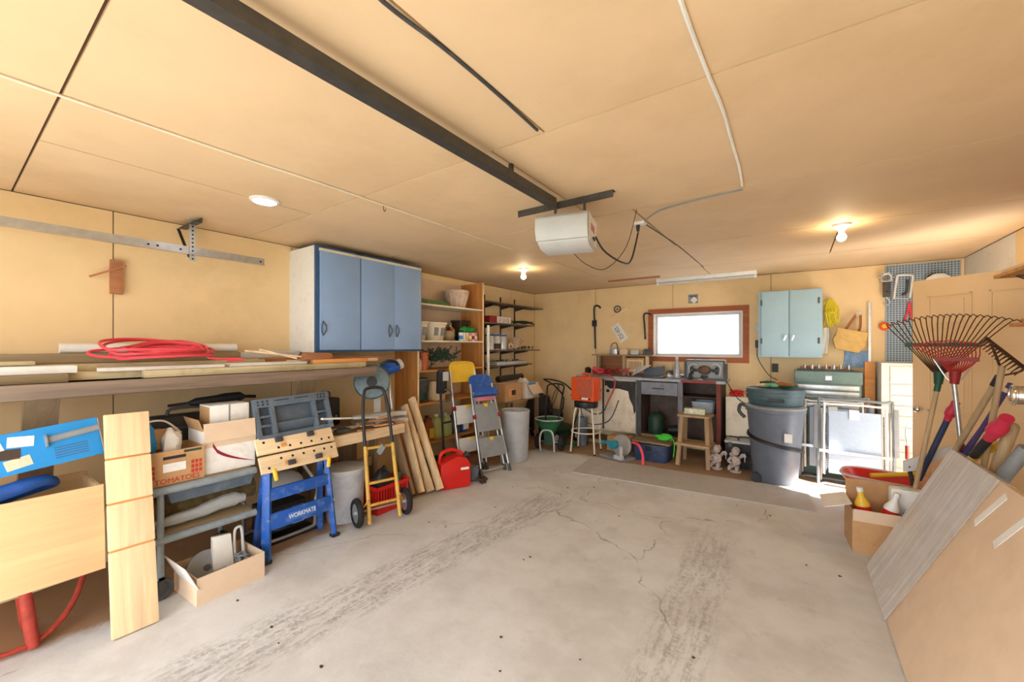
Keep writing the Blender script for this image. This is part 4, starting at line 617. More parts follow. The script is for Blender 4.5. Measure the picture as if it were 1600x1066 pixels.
# spreader and mower
sp = thing('lawn_spreader', 'green lawn spreader with hopper and wheel beside clear bin', 'spreader', (-2.87, 5.04, 0), LW - R(76))
MB().lathe([(.08, .24), (.19, .44), (.2, .45), (.185, .45), (.07, .25)], n=28, sq=3.5).build('hopper', green, sp); MB().ring((0, 0, .452), .2, .008, 'z').build('hopper_rim', lgrey, sp)
for s in (-1, 1): wq = MB().ring((s * .17, .03, .115), .082, .033, 'x', 24, 10).build('wheel', rubber, sp); MB().cyl((s * .17 - .025, .03, .115), (s * .17 + .025, .03, .115), .06).build('hub', dbrn, wq)
MB().cyl((-.17, .03, .115), (.17, .03, .115), .01).build('axle', steel, sp); MB().tube([(-.1, -.1, .01), (-.1, -.13, .2), (-.06, -.12, .3), (.06, -.12, .3), (.1, -.13, .2), (.1, -.1, .01)], .012, 8, 4).build('stand', lgrey, sp); MB().tube([(-.09, .1, .3), (-.12, .3, .75), (-.11, .38, .9), (.11, .38, .9), (.12, .3, .75), (.09, .1, .3)], .013, 8, 4).build('push_handle', black, sp); MB().bx(-.06, .06, -.06, .06, .09, .24).build('gearbox', dgreen, sp)
mw = thing('lawn_mower', 'dark green lawn mower with folded black handle in corner', 'lawn mower', (-3.13, 5.70, 0), R(-25))
MB().lathe([(.26, .10), (.27, .20), (.2, .25), (.12, .27)], n=28, sq=3).build('deck', dgreen, mw); MB().cyl((0, 0, .25), (0, 0, .40), .12).lathe([(.13, .4), (.11, .46), (.03, .48)], n=24).build('engine', black, mw)
for s in (-1, 1):
    for y in (-.2, .2): wq = MB().ring((s * .28, y, .10), .07, .03, 'x', 20, 8).build('wheel', rubber, mw); MB().cyl((s * .28 - .02, y, .1), (s * .28 + .02, y, .1), .05).build('hub', lgrey, wq)
MB().tube([(-.2, .2, .2), (-.2, .32, .6), (-.2, .1, .85), (-.19, -.1, .95), (.19, -.1, .95), (.2, .1, .85), (.2, .32, .6), (.2, .2, .2)], .012, 8, 3).build('folded_handle', black, mw); MB().tube([(.05, -.1, .45), (.2, -.2, .7), (.1, 0, .9), (-.1, .1, .7), (-.15, 0, .4)], .006, 6, 5).build('control_cable', black, mw)
gb = solo('grass_bag', 'black cloth grass bag slumped behind the lawn mower', 'bag', MB().blob((0, 0, .33), (.26, .2, .33), 6, .3, 2), black, (-3.6, 5.98, .012), 0)
solo('hose_coil', 'loose green hose coiled over the lawn mower deck', 'hose', MB().tube([((.09 + .01 * math.sin(i_)) * math.cos(i_ * .6), (.09 + .01 * math.cos(i_ * 1.3)) * math.sin(i_ * .6), .0 + .005 * (i_ % 11)) for i_ in range(40)], .01, 6, 3), green, (-2.72, 5.36, .012), 0)
# ------------------------------------------------------------------ back wall
YC = 5.80                                                          # front plane of the bench cabinets
bs = thing('bench_cabinet', 'cream two-door bench cabinet with black overspray behind the stool', 'cabinet', (-2.78, YC, 0))
MB().bx(0, .94, .02, .49, .22, 1.0).build('carcass', offw, bs); MB().bx(.0, .94, .06, .45, 0, .05).bx(.0, .05, .06, .45, .05, .22).bx(.89, .94, .06, .45, .05, .22).build('plinth', aged, bs)
for x0, x1, kx in ((.02, .40, .36), (.43, .91, .49)):
    dr = MB().bx(x0, x1, -.002, .018, .25, .98).build('door', offw, bs, bev=.003); MB().cyl((kx, -.022, .82), (kx, -.002, .82), .022, .026).build('knob', black, dr)
mb = MB().prism([(.44, .975), (.91, .975), (.91, .55), (.885, .50), (.87, .62), (.82, .72), (.80, .83), (.66, .86), (.52, .855), (.47, .90), (.44, .89)], 'y', -.0042, -.0025); mb.build('black_overspray', charred, bs); MB().bx(.405, .425, -.004, .015, .24, .99).bx(.92, .945, -.006, .02, .22, 1.0).build('stile', dgrey, bs)
oc = thing('open_cabinet', 'dark open bench cabinet with drawer and red painted edges below window', 'cabinet', (-1.83, YC, 0))
MB().bx(0, .03, 0, .49, .2, 1.0).bx(1.03, 1.06, 0, .49, .2, 1.0).bx(.03, 1.03, .47, .49, .2, 1.0).bx(.03, 1.03, .02, .47, .20, .235).bx(.03, 1.03, .02, .47, .80, .81).bx(.0, .05, .05, .45, 0, .2).bx(1.0, 1.05, .05, .45, 0, .2).build('carcass', mat('dark_cabinet_wood', srgb(92, 76, 66), .7, var=.3), oc)
MB().bx(.0, .04, -.015, 0, .2, 1.0).build('stile', dgrey, oc); MB().bx(.54, .60, -.015, .02, .24, 1.0).build('stile', mat('grey_worn_paint', srgb(120, 122, 134), .6, var=.2, dirt=(srgb(110, 54, 44), .6, 5)), oc); MB().bx(1.01, 1.06, -.015, 0, .1, 1.0).build('stile', mat('red_brown_paint', srgb(128, 58, 46), .6, var=.2), oc); MB().bx(.04, 1.01, -.015, 0, .2, .245).build('bottom_rail', aged, oc)
dw = MB().bx(.045, .535, -.018, .02, .81, .985).build('drawer', mat('grey_drawer_paint', srgb(128, 132, 146), .5, var=.15, dirt=(srgb(60, 62, 72), .6, 4)), oc); MB().bx(.2, .36, -.026, -.018, .89, .905).build('slot_handle', black, dw)
wt = thing('worktop', 'continuous cluttered worktop over both bench cabinets', 'worktop', (-2.80, YC, 1.002)); MB().bx(0, 2.08, -.03, .50, 0, .035).build('slab', mat('worn_worktop', srgb(168, 172, 184), .5, var=.2, dirt=(srgb(70, 66, 70), .6, 4)), wt); MB().bx(1.55, 1.98, -.034, -.03, 0, .034).build('red_edge', mat('red_edge_paint', srgb(150, 62, 62), .6), wt)
ZT = 1.038
hu = thing('bench_hutch', 'low dusty wooden shelf riser standing on worktop against wall', 'shelf', (-2.62, 6.03, ZT)); MB().bx(-.03, .92, 0, .25, .30, .32).build('top', aged, hu); MB().bx(0, .05, 0, .05, 0, .30).build('post', pine_z, hu); MB().bx(.09, .12, 0, .05, 0, .30).build('post', aged_z, hu); MB().bx(.47, .52, 0, .25, 0, .30).build('divider', pegw, hu); MB().bx(.82, .86, 0, .05, 0, .30).build('post', pine_z, hu); MB().bx(0, .86, .23, .24, 0, .30).build('back', redw, hu)
df = MB().bx(.53, .80, -.005, .01, .05, .27).build('drawer_front', pegw, hu); frame4('front_moulding', .55, .78, .08, .24, .015, -.01, -.005, pine, df)
for q, (x, m_) in enumerate(((.30, steel), (.46, cardl), (.63, lgrey), (.81, dgrey))): solo('riser_top_item', ('battered metal lunch tin on the shelf riser', 'small tan carton on the shelf riser', 'grey switch box on the shelf riser', 'dark electrical box at the shelf riser end')[q], ('tin', 'carton', 'switch box', 'electrical box')[q], MB().bx(-.06, .06, -.05, .05, 0, (.09, .08, .06, .08)[q]).box((0, 0, (.1, .085, .065, .085)[q]), (.07, .06, .012)), m_, (-2.62 + x, 6.14, ZT + .321), .1 * q, bev=.004)
solo('wire_loop', 'bent black wire handle lying on the metal lunch tin', 'wire', MB().tube([(-.06, 0, 0), (-.03, 0, .06), (.03, 0, .07), (.05, .02, .0)], .006, 6, 4), black, (-2.32, 6.14, ZT + .43), 0)
for q in range(3): random.seed(20 + q); solo('red_strap_heap', ('tangled red ratchet strap heaped on worktop corner', 'tangled maroon hose on worktop beside red strap', 'loose red cord on worktop by the white papers')[q], ('strap', 'hose', 'cord')[q], MB().tube([(random.uniform(-.10, .10), random.uniform(-.08, .08), .013 + random.uniform(0, .1)) for i_ in range(14)], (.012, .011, .008)[q], 7, 5), (hose, dred, mat('faded_red', srgb(196, 96, 90), .6))[q], (-2.48 + q * .19, 5.92, ZT + .004), 0)
sl = thing('hanging_strap', 'faded red strap hanging down over the cream cabinet doors', 'strap', (-2.23, YC, 0)); MB().tube([(-.12, -.05, 1.06), (-.02, -.045, 1.05), (.06, -.045, .98), (.05, -.05, .86), (-.06, -.045, .62)], .011, 8, 6).build('strap', mat('strap_red', srgb(190, 92, 84), .6), sl); MB().tube([(-.06, -.045, .62), (-.12, -.05, .5), (-.25, -.06, .46), (-.42, -.12, .56), (-.52, -.32, .76)], .008, 8, 6).build('cable', dgrey, sl)
def papers(name, lb, c, s, m_, loc, rz, n_=5, ry=.5):
    mb = MB()
    for q in range(n_): mb.box((q * s[0] * .18, 0, s[2] / 2 + q * .012), (.006, s[1], s[2]), (0, ry + q * .12, 0))
    solo(name, lb, c, mb, m_, loc, rz)
papers('paper_bag_stack', 'folded white paper bags leaning beside the red strap', 'paper bags', (.2, .16, .14), paper, (-1.89, 5.86, ZT + .02), .1)
tf = thing('open_tool_folder', 'dark hinged tool case lying open on the worktop', 'tool case', (-1.62, 5.89, ZT)); MB().bx(-.16, .14, -.1, .1, 0, .03).build('base', dgrey, tf, bev=.005); MB().box((-.03, .05, .085), (.3, .012, .14), (R(-30), R(-10), 0)).build('lid', slate, tf, bev=.003)
bo = thing('metal_flask', 'tall silver flask standing on the worktop before the window', 'flask', (-1.32, 5.86, ZT)); MB().lathe([(.048, 0), (.05, .01), (.046, .12), (.03, .2), (.02, .24), (.02, .27)], n=24).build('body', mat('flask_metal', srgb(170, 172, 176), .35, .3, dirt=(srgb(90, 90, 95), .5, 9)), bo); MB().cyl((0, 0, .27), (0, 0, .305), .022).build('cap', lgrey, bo)
random.seed(31)
for q in range(9): x = (-1.46, -1.40, -1.30, -1.36, -1.14, -1.04, -1.48, -1.405, -1.27)[q]; solo('bench_clutter', ('small wooden spool on worktop beside flask', 'white cup lid by the flask', 'grey pliers lying on worktop by the flask', 'dark socket box behind flask', 'black drill chuck before grinder case', 'silver wrench lying before grinder case', 'blue-grey plastic box behind the flask', 'pale rag by the open tool case', 'small steel bracket right beside flask')[q], ('spool', 'lid', 'pliers', 'socket box', 'drill chuck', 'wrench', 'plastic box', 'rag', 'bracket')[q], (MB().cyl((0, 0, 0), (0, 0, .07), .015).cyl((0, 0, 0), (0, 0, .01), .025) if q == 0 else MB().lathe([(.03, 0), (.035, .03), (.01, .04)], n=16) if q == 1 else MB().tube([(-.06, 0, .01), (0, .01, .014), (.06, -.01, .01)], .009, 6, 3) if q in (2, 5) else MB().bx(-.05, .05, -.03, .03, 0, .08).bx(-.03, .03, -.02, .02, .08, .1) if q in (3, 6) else MB().lathe([(.022, 0), (.026, .03), (.014, .09)], n=14) if q == 4 else MB().blob((0, 0, .038), (.045, .035, .024), q, .4)), (pine, lgrey, steel, dgrey, black, steel, slate, lgrey, steel)[q], (x, (5.98, 5.92, 5.795, 6.10, 5.82, 5.795, 6.17, 5.81, 5.95)[q], ZT + .001), q * .6, bev=0)
gc = thing('grinder_case', 'grey case with bench grinder shape on its front under window', 'case', (-.98, 5.92, ZT)); MB().bx(-.24, .25, -.03, .12, 0, .27).build('shell', mat('case_grey', srgb(150, 154, 156), .5, var=.1, dirt=(srgb(100, 100, 100), .4, 8)), gc, bev=.012)
frame4('case_rim', -.235, .245, .01, .265, .018, -.042, -.03, dgrey, gc); MB().ell((.005, -.035, .135), (.085, .035, .062), 20).build('motor_shape', mat('grinder_brown', srgb(96, 76, 64), .5), gc)
for s in (-1, 1): MB().cyl((.005 + s * .09, -.04, .13), (.005 + s * .15, -.04, .13), .02).cyl((.005 + s * .135, -.045, .13), (.005 + s * .165, -.045, .13), .05).build('wheel_shape', dgrey, gc); MB().tube([(.005 + s * .18, -.045, .06), (.005 + s * .19, -.045, .16), (.005 + s * .15, -.045, .21), (.005 + s * .09, -.045, .2)], .01, 8, 4).build('guard_shape', lgrey, gc)
MB().bx(-.04, .05, -.06, -.03, .03, .065).build('handle', black, gc, bev=.008); MB().bx(-.25, -.235, -.03, .12, .01, .26).bx(.245, .262, -.03, .12, .02, .22).build('side_panel', dgrey, gc); MB().tube([(-.14, .04, .275), (-.05, .04, .285), (.04, .04, .275)], .008, 6, 3).build('tape_strip', slate, gc)
# inside the open cabinet and below the bench
solo('green_bottle_tank', 'dark green propane bottle inside the open cabinet', 'gas bottle', MB().lathe([(.1, 0), (.11, .03), (.11, .22), (.07, .28), (.03, .3), (.03, .33)], n=24), dgreen, (-1.63, 5.98, .237), 0); solo('black_pipe_bundle', 'black stove pipe pieces lying inside the open cabinet', 'pipe', MB().cyl((-.1, 0, .07), (.1, -.05, .09), .065).ring((.1, -.05, .09), .06, .008, 'x'), black, (-1.345, 5.97, .237), .3)
solo('blue_ice_box', 'pale blue plastic tub on cartons inside the open cabinet', 'tub', MB().lathe([(.13, 0), (.15, .13), (.155, .13), (.155, .145), (.14, .145), (.12, .01)], n=26, sq=4), mat('ice_blue', srgb(172, 190, 206), .5), (-1.0, 6.0, .60), 0); solo('dark_carton', 'dark carton standing inside the open cabinet under blue tub', 'carton', MB().bx(-.2, .2, -.14, .14, 0, .36), dbrn, (-1.01, 6.05, .237), 0, bev=.003); solo('lined_notebook', 'green and white printed box on step stool top', 'box', MB().bx(-.13, .11, -.05, .05, 0, .07), mat('pale_green_print', srgb(206, 214, 190), .6, var=.3, scale=30), (-1.015, 5.52, .632), .08, bev=.003)
ob = thing('blue_tote', 'dark blue tote with brown wooden lid before open cabinet', 'tote', (-1.53, 5.46, 0), R(-3)); MB().lathe([(.2, 0), (.22, .2), (.225, .2), (.225, .22), (.21, .22), (.19, .01)], n=32, sq=6).build('tub', mat('navy_plastic', srgb(44, 62, 98), .45, var=.1, dirt=(srgb(110, 116, 130), .4, 5)), ob); MB().bx(-.24, .24, -.17, .17, .222, .245).build('lid', aged, ob, bev=.004); MB().bx(-.04, .04, -.225, -.2, .14, .21).build('latch', black, ob, bev=.005)
for o_ in ob.children: o_.scale = (1.08, .85, 1)
random.seed(7); solo('lime_cord', 'lime green extension cord coiled on the tote lid end', 'cord', MB().tube([(.09 * math.cos(i_ * 1.3) + .02 * math.sin(i_), .05 * math.sin(i_ * 1.3), .012 + .003 * i_) for i_ in range(22)] + [(.12, -.02, .03), (.135, -.03, -.08), (.13, -.05, -.18)], .008, 7, 4), lime, (-1.385, 5.44, .256), 0)
ts = thing('circular_saw_stand', 'teal handled chop saw standing on the floor before mat', 'chop saw', (-1.94, 5.23, 0), R(-20)); MB().bx(-.2, .2, -.12, .13, .0, .03).build('base', grey, ts, bev=.005); MB().bx(.08, .2, -.16, -.1, .03, .08).bx(.16, .19, -.14, -.11, .08, .2).build('vise', lgrey, ts, bev=.004)
MB().add(*(lambda m_: (m_.v, m_.f))(MB().lathe([(.135, -.025), (.145, -.01), (.145, .01), (.135, .025)], n=32)), Matrix.Translation((.06, .03, .17)) @ Matrix.Rotation(R(80), 4, 'X')).build('blade_guard', mat('guard_grey', srgb(170, 166, 160), .45, .2), ts); MB().cyl((-.02, -.09, .17), (-.02, .0, .17), .055).build('motor', teal, ts, bev=.01); MB().tube([(-.05, -.05, .19), (-.14, -.05, .19), (-.23, -.05, .15)], [.026, .022, .02], 10, 4).build('handle', teal, ts, bev=0); MB().beam((.06, .08, .17), (.02, .1, .03), .05, .04).build('arm', dgrey, ts)
solo('red_sling', 'pink-red strap draped between chop saw and blue tote', 'strap', MB().tube([(-.08, .05, .25), (.02, 0, .24), (.09, -.06, .14), (.1, -.08, .02)], .016, 8, 5, flat=.5), hose, (-1.63, 5.10, 0), 0)
# stool with heater
st = thing('metal_stool', 'white tube metal stool with round black seat', 'stool', (-2.41, 5.28, 0), R(8))
for sx, sy in ((-1, -1), (1, -1), (-1, 1), (1, 1)): MB().tube([(sx * .17, sy * .17, .01), (sx * .14, sy * .14, .42), (sx * .12, sy * .12, .60), (sx * .08, sy * .08, .63)], .011, 9, 3).build('leg', offw, st); MB().cyl((sx * .17, sy * .17, 0), (sx * .17, sy * .17, .02), .015).build('rubber_tip', black, st)
MB().ring((0, 0, .29), .205, .008, 'z', 28).build('foot_ring', offw, st); MB().lathe([(.16, .63), (.165, .65), (.165, .71), (.15, .72)], n=30).build('seat', black, st, bev=.006)
hb = thing('orange_heater', 'bright orange shop heater with wire grille on the stool', 'heater', (-2.41, 5.27, .722), R(-4)); MB().bx(-.175, .175, -.10, .12, 0, .33).build('housing', orange, hb, bev=.01); MB().bx(-.08, .16, -.103, -.1, .07, .315).build('grille_panel', mesh_g, hb); MB().ring((.02, -.105, .23), .035, .004, 'y', 20, 5).build('badge', orange, hb)
for q in range(16): MB().bx(-.078 + q * .0155, -.076 + q * .0155, -.107, -.103, .07, .315).build('grille_bar', orange, hb)
MB().bx(-.03, .10, -.103, -.1, .025, .05).build('control_panel', whitep, hb); MB().bx(-.06, .05, .0, .04, .33, .345).tube([(-.05, .02, .34), (-.04, .02, .38), (.04, .02, .38), (.05, .02, .34)], .012, 8, 3).build('carry_handle', orange, hb); MB().cyl((-.02, -.11, .04), (-.02, -.1, .04), .012).cyl((.11, -.11, .035), (.11, -.1, .035), .014).build('dial', black, hb)
MB().tube([(-.02, -.105, .02), (.0, -.12, -.15), (.1, -.1, -.3), (.3, .1, -.27), (.36, .3, 0)], .008, 8, 6).build('power_cord', dgrey, hb); solo('black_timer', 'black knobbed device on the worktop corner behind orange heater', 'device', MB().blob((0, 0, .07), (.05, .045, .05), 3, .35, 4), black, (-2.66, 5.9, ZT), 0)
solo('grey_column', 'grey canister standing on floor behind the metal stool', 'canister', MB().cyl((0, 0, 0), (0, 0, .42), .08, n=22), slate, (-2.62, 5.6, 0), 0, bev=.006); cq = thing('produce_carton', 'brown carton with round print beneath the cream cabinet', 'carton', (-1.98, 5.64, 0)); MB().bx(-.22, .1, -.1, .12, 0, .2).build('carton', card, cq, bev=.003); MB().cyl((-.16, -.102, .1), (-.16, -.1, .1), .03).cyl((-.02, -.102, .1), (-.02, -.1, .1), .03).build('print', dbrn, cq)
# step stool, statues, cases, bins
ss = thing('step_stool', 'paint-worn wooden step stool with two treads before cabinet', 'step stool', (-1.015, 5.50, 0), R(-2))
for s in (-1, 1): MB().beam((s * .175, -.16, .0), (s * .14, -.08, .60), .045, .035).build('leg', pegw, ss, bev=.003); MB().beam((s * .175, .16, .0), (s * .14, .1, .60), .045, .03).build('leg', pegw, ss, bev=.003); MB().beam((s * .16, -.14, .25), (s * .16, .14, .25), .03, .02).build('side_rail', pegw, ss)
MB().bx(-.19, .19, -.13, .15, .605, .63).build('tread', pegw, ss, bev=.004); MB().bx(-.2, .2, -.20, .0, .26, .285).build('tread', pegw, ss, bev=.004); MB().bx(-.155, .155, -.135, -.115, .24, .28).build('cross_rail', pegw, ss)
def statue(loc, lb, kind):
    t = thing('cherub_statue', lb, 'statue', loc, R(-15), 'cast stone statues by the step stool'); MB().lathe([(.06, 0), (.065, .02), (.05, .03)], n=20).build('plinth', concm, t)
    mb = MB(); mb.blob((0, .0, .12), (.05, .04, .07), kind, .2).blob((0, 0, .235), (.042, .045, .045), kind + 1, .1)
    mb.tube([(-.035, -.02, .17), (-.06, -.05, .13), (-.02, -.06, .11)], [.018, .016, .013], 8, 4).tube([(.035, -.02, .17), (.06, -.05, .13), (.02, -.06, .11)], [.018, .016, .013], 8, 4)
    mb.tube([(-.03, -.02, .07), (-.04, -.07, .06), (-.04, -.08, .03)], [.026, .022, .018], 8, 4).tube([(.03, -.02, .07), (.04, -.07, .06), (.04, -.08, .03)], [.026, .022, .018], 8, 4); mb.build('figure', concm, t)
    MB().blob((0, .015, .255), (.046, .045, .035), kind + 5, .35, 5).build('curls', concm, t)
    for s in (-1, 1): MB().tube([(s * .02, .035, .15), (s * .07, .06, .2), (s * .08, .06, .12)], [.02, .028, .008], 8, 4, flat=.4).build('wing', concm, t)
statue((-.765, 5.45, 0), 'pale cast stone cherub sitting close against step stool leg', 1); statue((-.565, 5.44, 0), 'pale cast stone cherub sitting between its twin and black toolbox', 3)
zb = thing('black_toolbox', 'black toolbox with yellow scrawled emblem and silver handle', 'toolbox', (-.42, 5.74, 0)); MB().bx(-.28, .28, -.12, .14, 0, .30).build('box', charred, zb, bev=.01); MB().bx(-.285, .285, -.125, .145, .30, .325).build('lid_rim', lgrey, zb, bev=.003); MB().tube([(-.14, -.05, .325), (-.12, -.06, .37), (.05, -.06, .37), (.07, -.05, .325)], .012, 8, 3).build('handle', dgrey, zb); MB().tube([(.0, -.123, .19), (.05, -.123, .20), (.02, -.123, .17), (.06, -.123, .165), (.09, -.123, .185), (.11, -.123, .165)], .007, 6, 4).build('emblem', yellow, zb)
for x in (-.22, .22): MB().bx(x - .02, x + .02, -.13, -.12, .25, .31).build('latch', dsteel, zb)
cc = thing('cream_cabinet_box', 'cream painted box cabinet on black toolbox with dark blotch', 'cabinet', (-.42, 5.94, .34)); MB().bx(-.30, .32, -.08, .32, .0, .5).build('box', offw, cc, bev=.004); mb = MB().prism([(.02, .0), (.3, .0), (.3, .26), (.22, .29), (.1, .27), (.04, .18)], 'y', -.083, -.081); mb.build('dark_blotch', charred, cc)
MB().bx(-.30, -.26, -.04, .3, -.34, 0).bx(.28, .32, .0, .3, -.34, 0).build('stand_leg', aged, cc)
for q, (x, m_) in enumerate(((-.19, red), (.0, black), (.19, dbrn))): solo('cord_tangle', ('red jumper cables heaped on the cream box cabinet', 'black cable coil on the cream box cabinet', 'brown cord bundle on cream box cabinet by bins')[q], 'cable', MB().tube([(.08 * math.cos(i_ * 1.9 + q), .06 * math.sin(i_ * 1.4), .012 + .02 * (i_ % 4)) for i_ in range(18)], .009, 6, 4), m_, (-.42 + x, 5.98, .842), 0)
solo('black_cord_drop', 'thin black cord sagging over the cream box cabinet front', 'cord', MB().tube([(-.30, .0, .26), (-.15, -.03, .02), (.0, -.04, -.04), (.14, -.03, -.02), (.2, .0, .05)], .006, 6, 6), black, (-.42, 5.84, .80), 0); solo('wall_outlet', 'dark double outlet on the wall between blue cabinet and bins', 'outlet', MB().bx(-.035, .035, -.02, 0, -.055, .055).cyl((0, -.03, .02), (0, -.02, .02), .016), black, tuple(at(1211, 575, Y=YB)), 0)
gbn = thing('garbage_bin', 'large dark grey wheeled garbage bin with strap', 'garbage bin', (-.17, 5.36, 0)); MB().lathe([(.2, 0), (.21, .02), (.27, .77), (.285, .775), (.285, .81), (.265, .81), (.2, .03)], n=40, cap=False).lathe([(.2, 0), (.2, .01)], n=40).build('tub', mat('bin_grey', srgb(98, 106, 118), .42, var=.08, dirt=(srgb(130, 136, 146), .3, 6)), gbn); MB().lathe([(.29, .81), (.29, .83), (.26, .845), (.25, .845)], n=40).build('rim', grey, gbn)
MB().tube([(-.27, .0, .80), (-.33, .0, .82), (-.35, 0, .74), (-.29, 0, .67)], .02, 8, 4).build('handle', dgrey, gbn); MB().tube([(.26 * math.cos(R(a)), .26 * math.sin(R(a)), .53 - (a + 190) * .0009) for a in range(-190, 10, 10)], .02, 6, flat=.35).build('strap', black, gbn)
for s in (-1, 1): MB().cyl((-.17, s * .17 - .03, .05), (-.17, s * .17 + .03, .05), .05).build('wheel', black, gbn)
MB().bx(.09, .16, -.25, -.235, .48, .57).build('sticker', whitep, gbn)
gt = thing('stacked_green_tub', 'dark blue-green ribbed tub nested on the garbage bin', 'tub', (-.17, 5.36, .848)); MB().lathe([(.24, 0), (.25, .01), (.262, .06), (.268, .065), (.265, .10), (.272, .105), (.27, .14), (.278, .145), (.278, .175), (.26, .18)], n=40).build('tub', mat('bluegreen_tub', srgb(74, 96, 104), .45, var=.12), gt); MB().bx(-.06, .09, -.285, -.262, .05, .085).build('handle', black, gt, bev=.005)
mb = MB(); gl = thing('work_gloves', 'pile of green and tan work gloves on top of tub', 'gloves', (-.17, 5.36, 1.03))
for q in range(6):
    a = q * 1.1; cx, cy = .09 * math.cos(a), .09 * math.sin(a); mb = MB().blob((cx, cy, .022 + .012 * (q % 3)), (.07, .05, .022), q, .3)
    for k_ in range(4): mb.tube([(cx + .03 * math.cos(a), cy + (k_ - 1.5) * .02, .03 + .012 * (q % 3)), (cx + .11 * math.cos(a + .4), cy + .05 * math.sin(a) + (k_ - 1.5) * .024, .02 + .012 * (q % 3))], [.012, .009], 7)
    mb.build('glove', (green, leather, dgreen, cardl, mat('mint_cloth', srgb(110, 180, 140), .8), dleather)[q], gl)
# toolboxes, lawn chairs, white drawers
gx = thing('steel_tool_chest', 'grey-green steel tool chest standing behind folded lawn chairs', 'tool chest', (.32, 6.005, 0)); MB().bx(-.30, .30, -.1, .28, 0, 1.06).build('chest', sgreen, gx, bev=.006); MB().bx(-.31, .31, -.12, .29, 1.06, 1.2).build('lid', sgreen, gx, bev=.01); MB().bx(-.02, .04, -.13, -.12, 1.1, 1.15).build('latch', steel, gx)
for z in (.78, .92, .99): MB().bx(-.28, .28, -.112, -.1, z, z + .05).build('drawer', steel, gx, bev=.003)
so = thing('socket_tray', 'open socket tray of tools resting on the steel tool chest', 'tool tray', (.30, 6.04, 1.201)); MB().bx(-.26, .26, -.1, .1, 0, .02).build('tray', dgrey, so)
for q in range(14): MB().cyl((-.22 + q * .034, -.05 + .05 * (q % 3), .02), (-.22 + q * .034, -.05 + .05 * (q % 3), .05 + .02 * (q % 2)), .013, n=10).build('socket', steel if q % 2 else dleather, so)
def chair(loc, rz, lean, lb):
    t = thing('lawn_chair', lb, 'lawn chair', loc, rz, 'folded reclining lawn chairs', rx=lean)
    MB().tube([(-.3, 0, .03), (-.3, 0, .84), (-.24, 0, .90), (.24, 0, .90), (.3, 0, .84), (.3, 0, .03), (.24, -.02, .0), (-.24, -.02, .0)], .014, 10, 3, True).build('outer_frame', gpaint, t)
    MB().tube([(-.25, -.05, .1), (-.25, -.05, .80), (-.2, -.05, .85), (.2, -.05, .85), (.25, -.05, .8), (.25, -.05, .1)], .011, 10, 3).build('inner_frame', whitep, t)
    MB().bx(-.21, .21, -.045, -.038, .12, .78).build('sling_fabric', mat('sling_grey_blue', srgb(170, 186, 206), .7, var=.06, scale=40), t); MB().bx(-.04, .04, -.056, -.046, .70, .80).build('head_tab', whitep, t)
    MB().bx(-.29, .29, -.075, -.06, .33, .36).build('cross_brace', steel, t)
    for s in (-1, 1):
        MB().tube([(s * .23, -.046 + .006 * (-1) ** q_, .14 + q_ * .0125) for q_ in range(50)], .004, 5).build('lacing', dgrey, t); MB().bx(s * .325 - .02, s * .325 + .02, -.03, .02, .36, .84).build('armrest', grey, t, bev=.008); MB().tube([(s * .28, .05, .02), (s * .27, .06, .5), (s * .28, .03, .8)], .011, 8, 3).build('rear_leg', lgrey, t)
    return t
chair((.52, 5.49, .015), R(-4), R(-9), 'folded white framed lawn chair with grey-blue sling before steel tool chest'); chair((.36, 5.72, .015), R(-2), R(-5), 'folded lawn chair sandwiched between tool chest and another chair')
wd = thing('white_drawer_tower', 'tall white drawer tower beneath the pegboard', 'drawers', (1.13, 5.88, 0)); MB().bx(-.35, .33, 0, .38, 0, 1.31).build('carcass', whitep, wd, bev=.004)
zs = [.03, .2, .37, .50, .63, .75, .86, .97, 1.09, 1.28]
for a, b in zip(zs, zs[1:]): dr = MB().bx(-.28, .28, -.018, 0, a + .004, b - .004).build('drawer', whitep, wd, bev=.003); MB().bx(-.04, .04, -.024, -.018, (a + b) / 2 - .006, (a + b) / 2 + .006).build('handle', lgrey, dr)
# wall hung things, back wall
def wallpt(px, py, d=0.): p = at(px, py, Y=YB - d); return (p.x, p.y, p.z)
def crow(px, py0, py1, lb, r=.014):
    a, b = at(px, py0, Y=YB - .02), at(px + 4, py1, Y=YB - .02); t = thing('pry_bar', lb, 'pry bar', tuple(b), 0); h = a.z - b.z; MB().tube([(0, 0, 0), (.0, 0, .02), (-.01, 0, h * .5), (-.02, 0, h * .93), (.02, 0, h), (.075, 0, h * .97), (.09, 0, h * .93)], r, 8, 5).build('bar', black, t); return t
t = crow(926, 478, 544, 'black pry bar hanging on wall above the shelf riser'); MB().bx(-.045, .03, -.03, .0, .36, .46).build('holder', black, t, bev=.005); crow(1004, 490, 530, 'smaller black hooked bar hanging beside the window', .012)
cs = thing('hanging_saw_piece', 'circular wooden-handled tool hanging on wall above licence plate', 'tool', wallpt(966, 486, .01), ry=R(-22)); MB().ring((0, -.01, .03), .05, .01, 'y', 22).build('rim', dsteel, cs); MB().bx(-.15, .16, -.015, 0, -.045, -.02).build('handle', pine, cs, bev=.003); MB().cyl((0, -.02, .03), (0, 0, .03), .015).build('hub', dleather, cs)
lp_ = thing('licence_plate', 'white licence plate with dark characters hanging askew on wall', 'licence plate', wallpt(968, 520, .004), ry=R(57)); MB().bx(-.15, .15, -.002, 0, -.075, .075).build('plate', paper, lp_, bev=.001); text('characters', '220 JQJ', .085, mat('plate_green_ink', srgb(40, 78, 62), .6), lp_, (0, -.0025, -.008), depth=.0006, sx=.86)
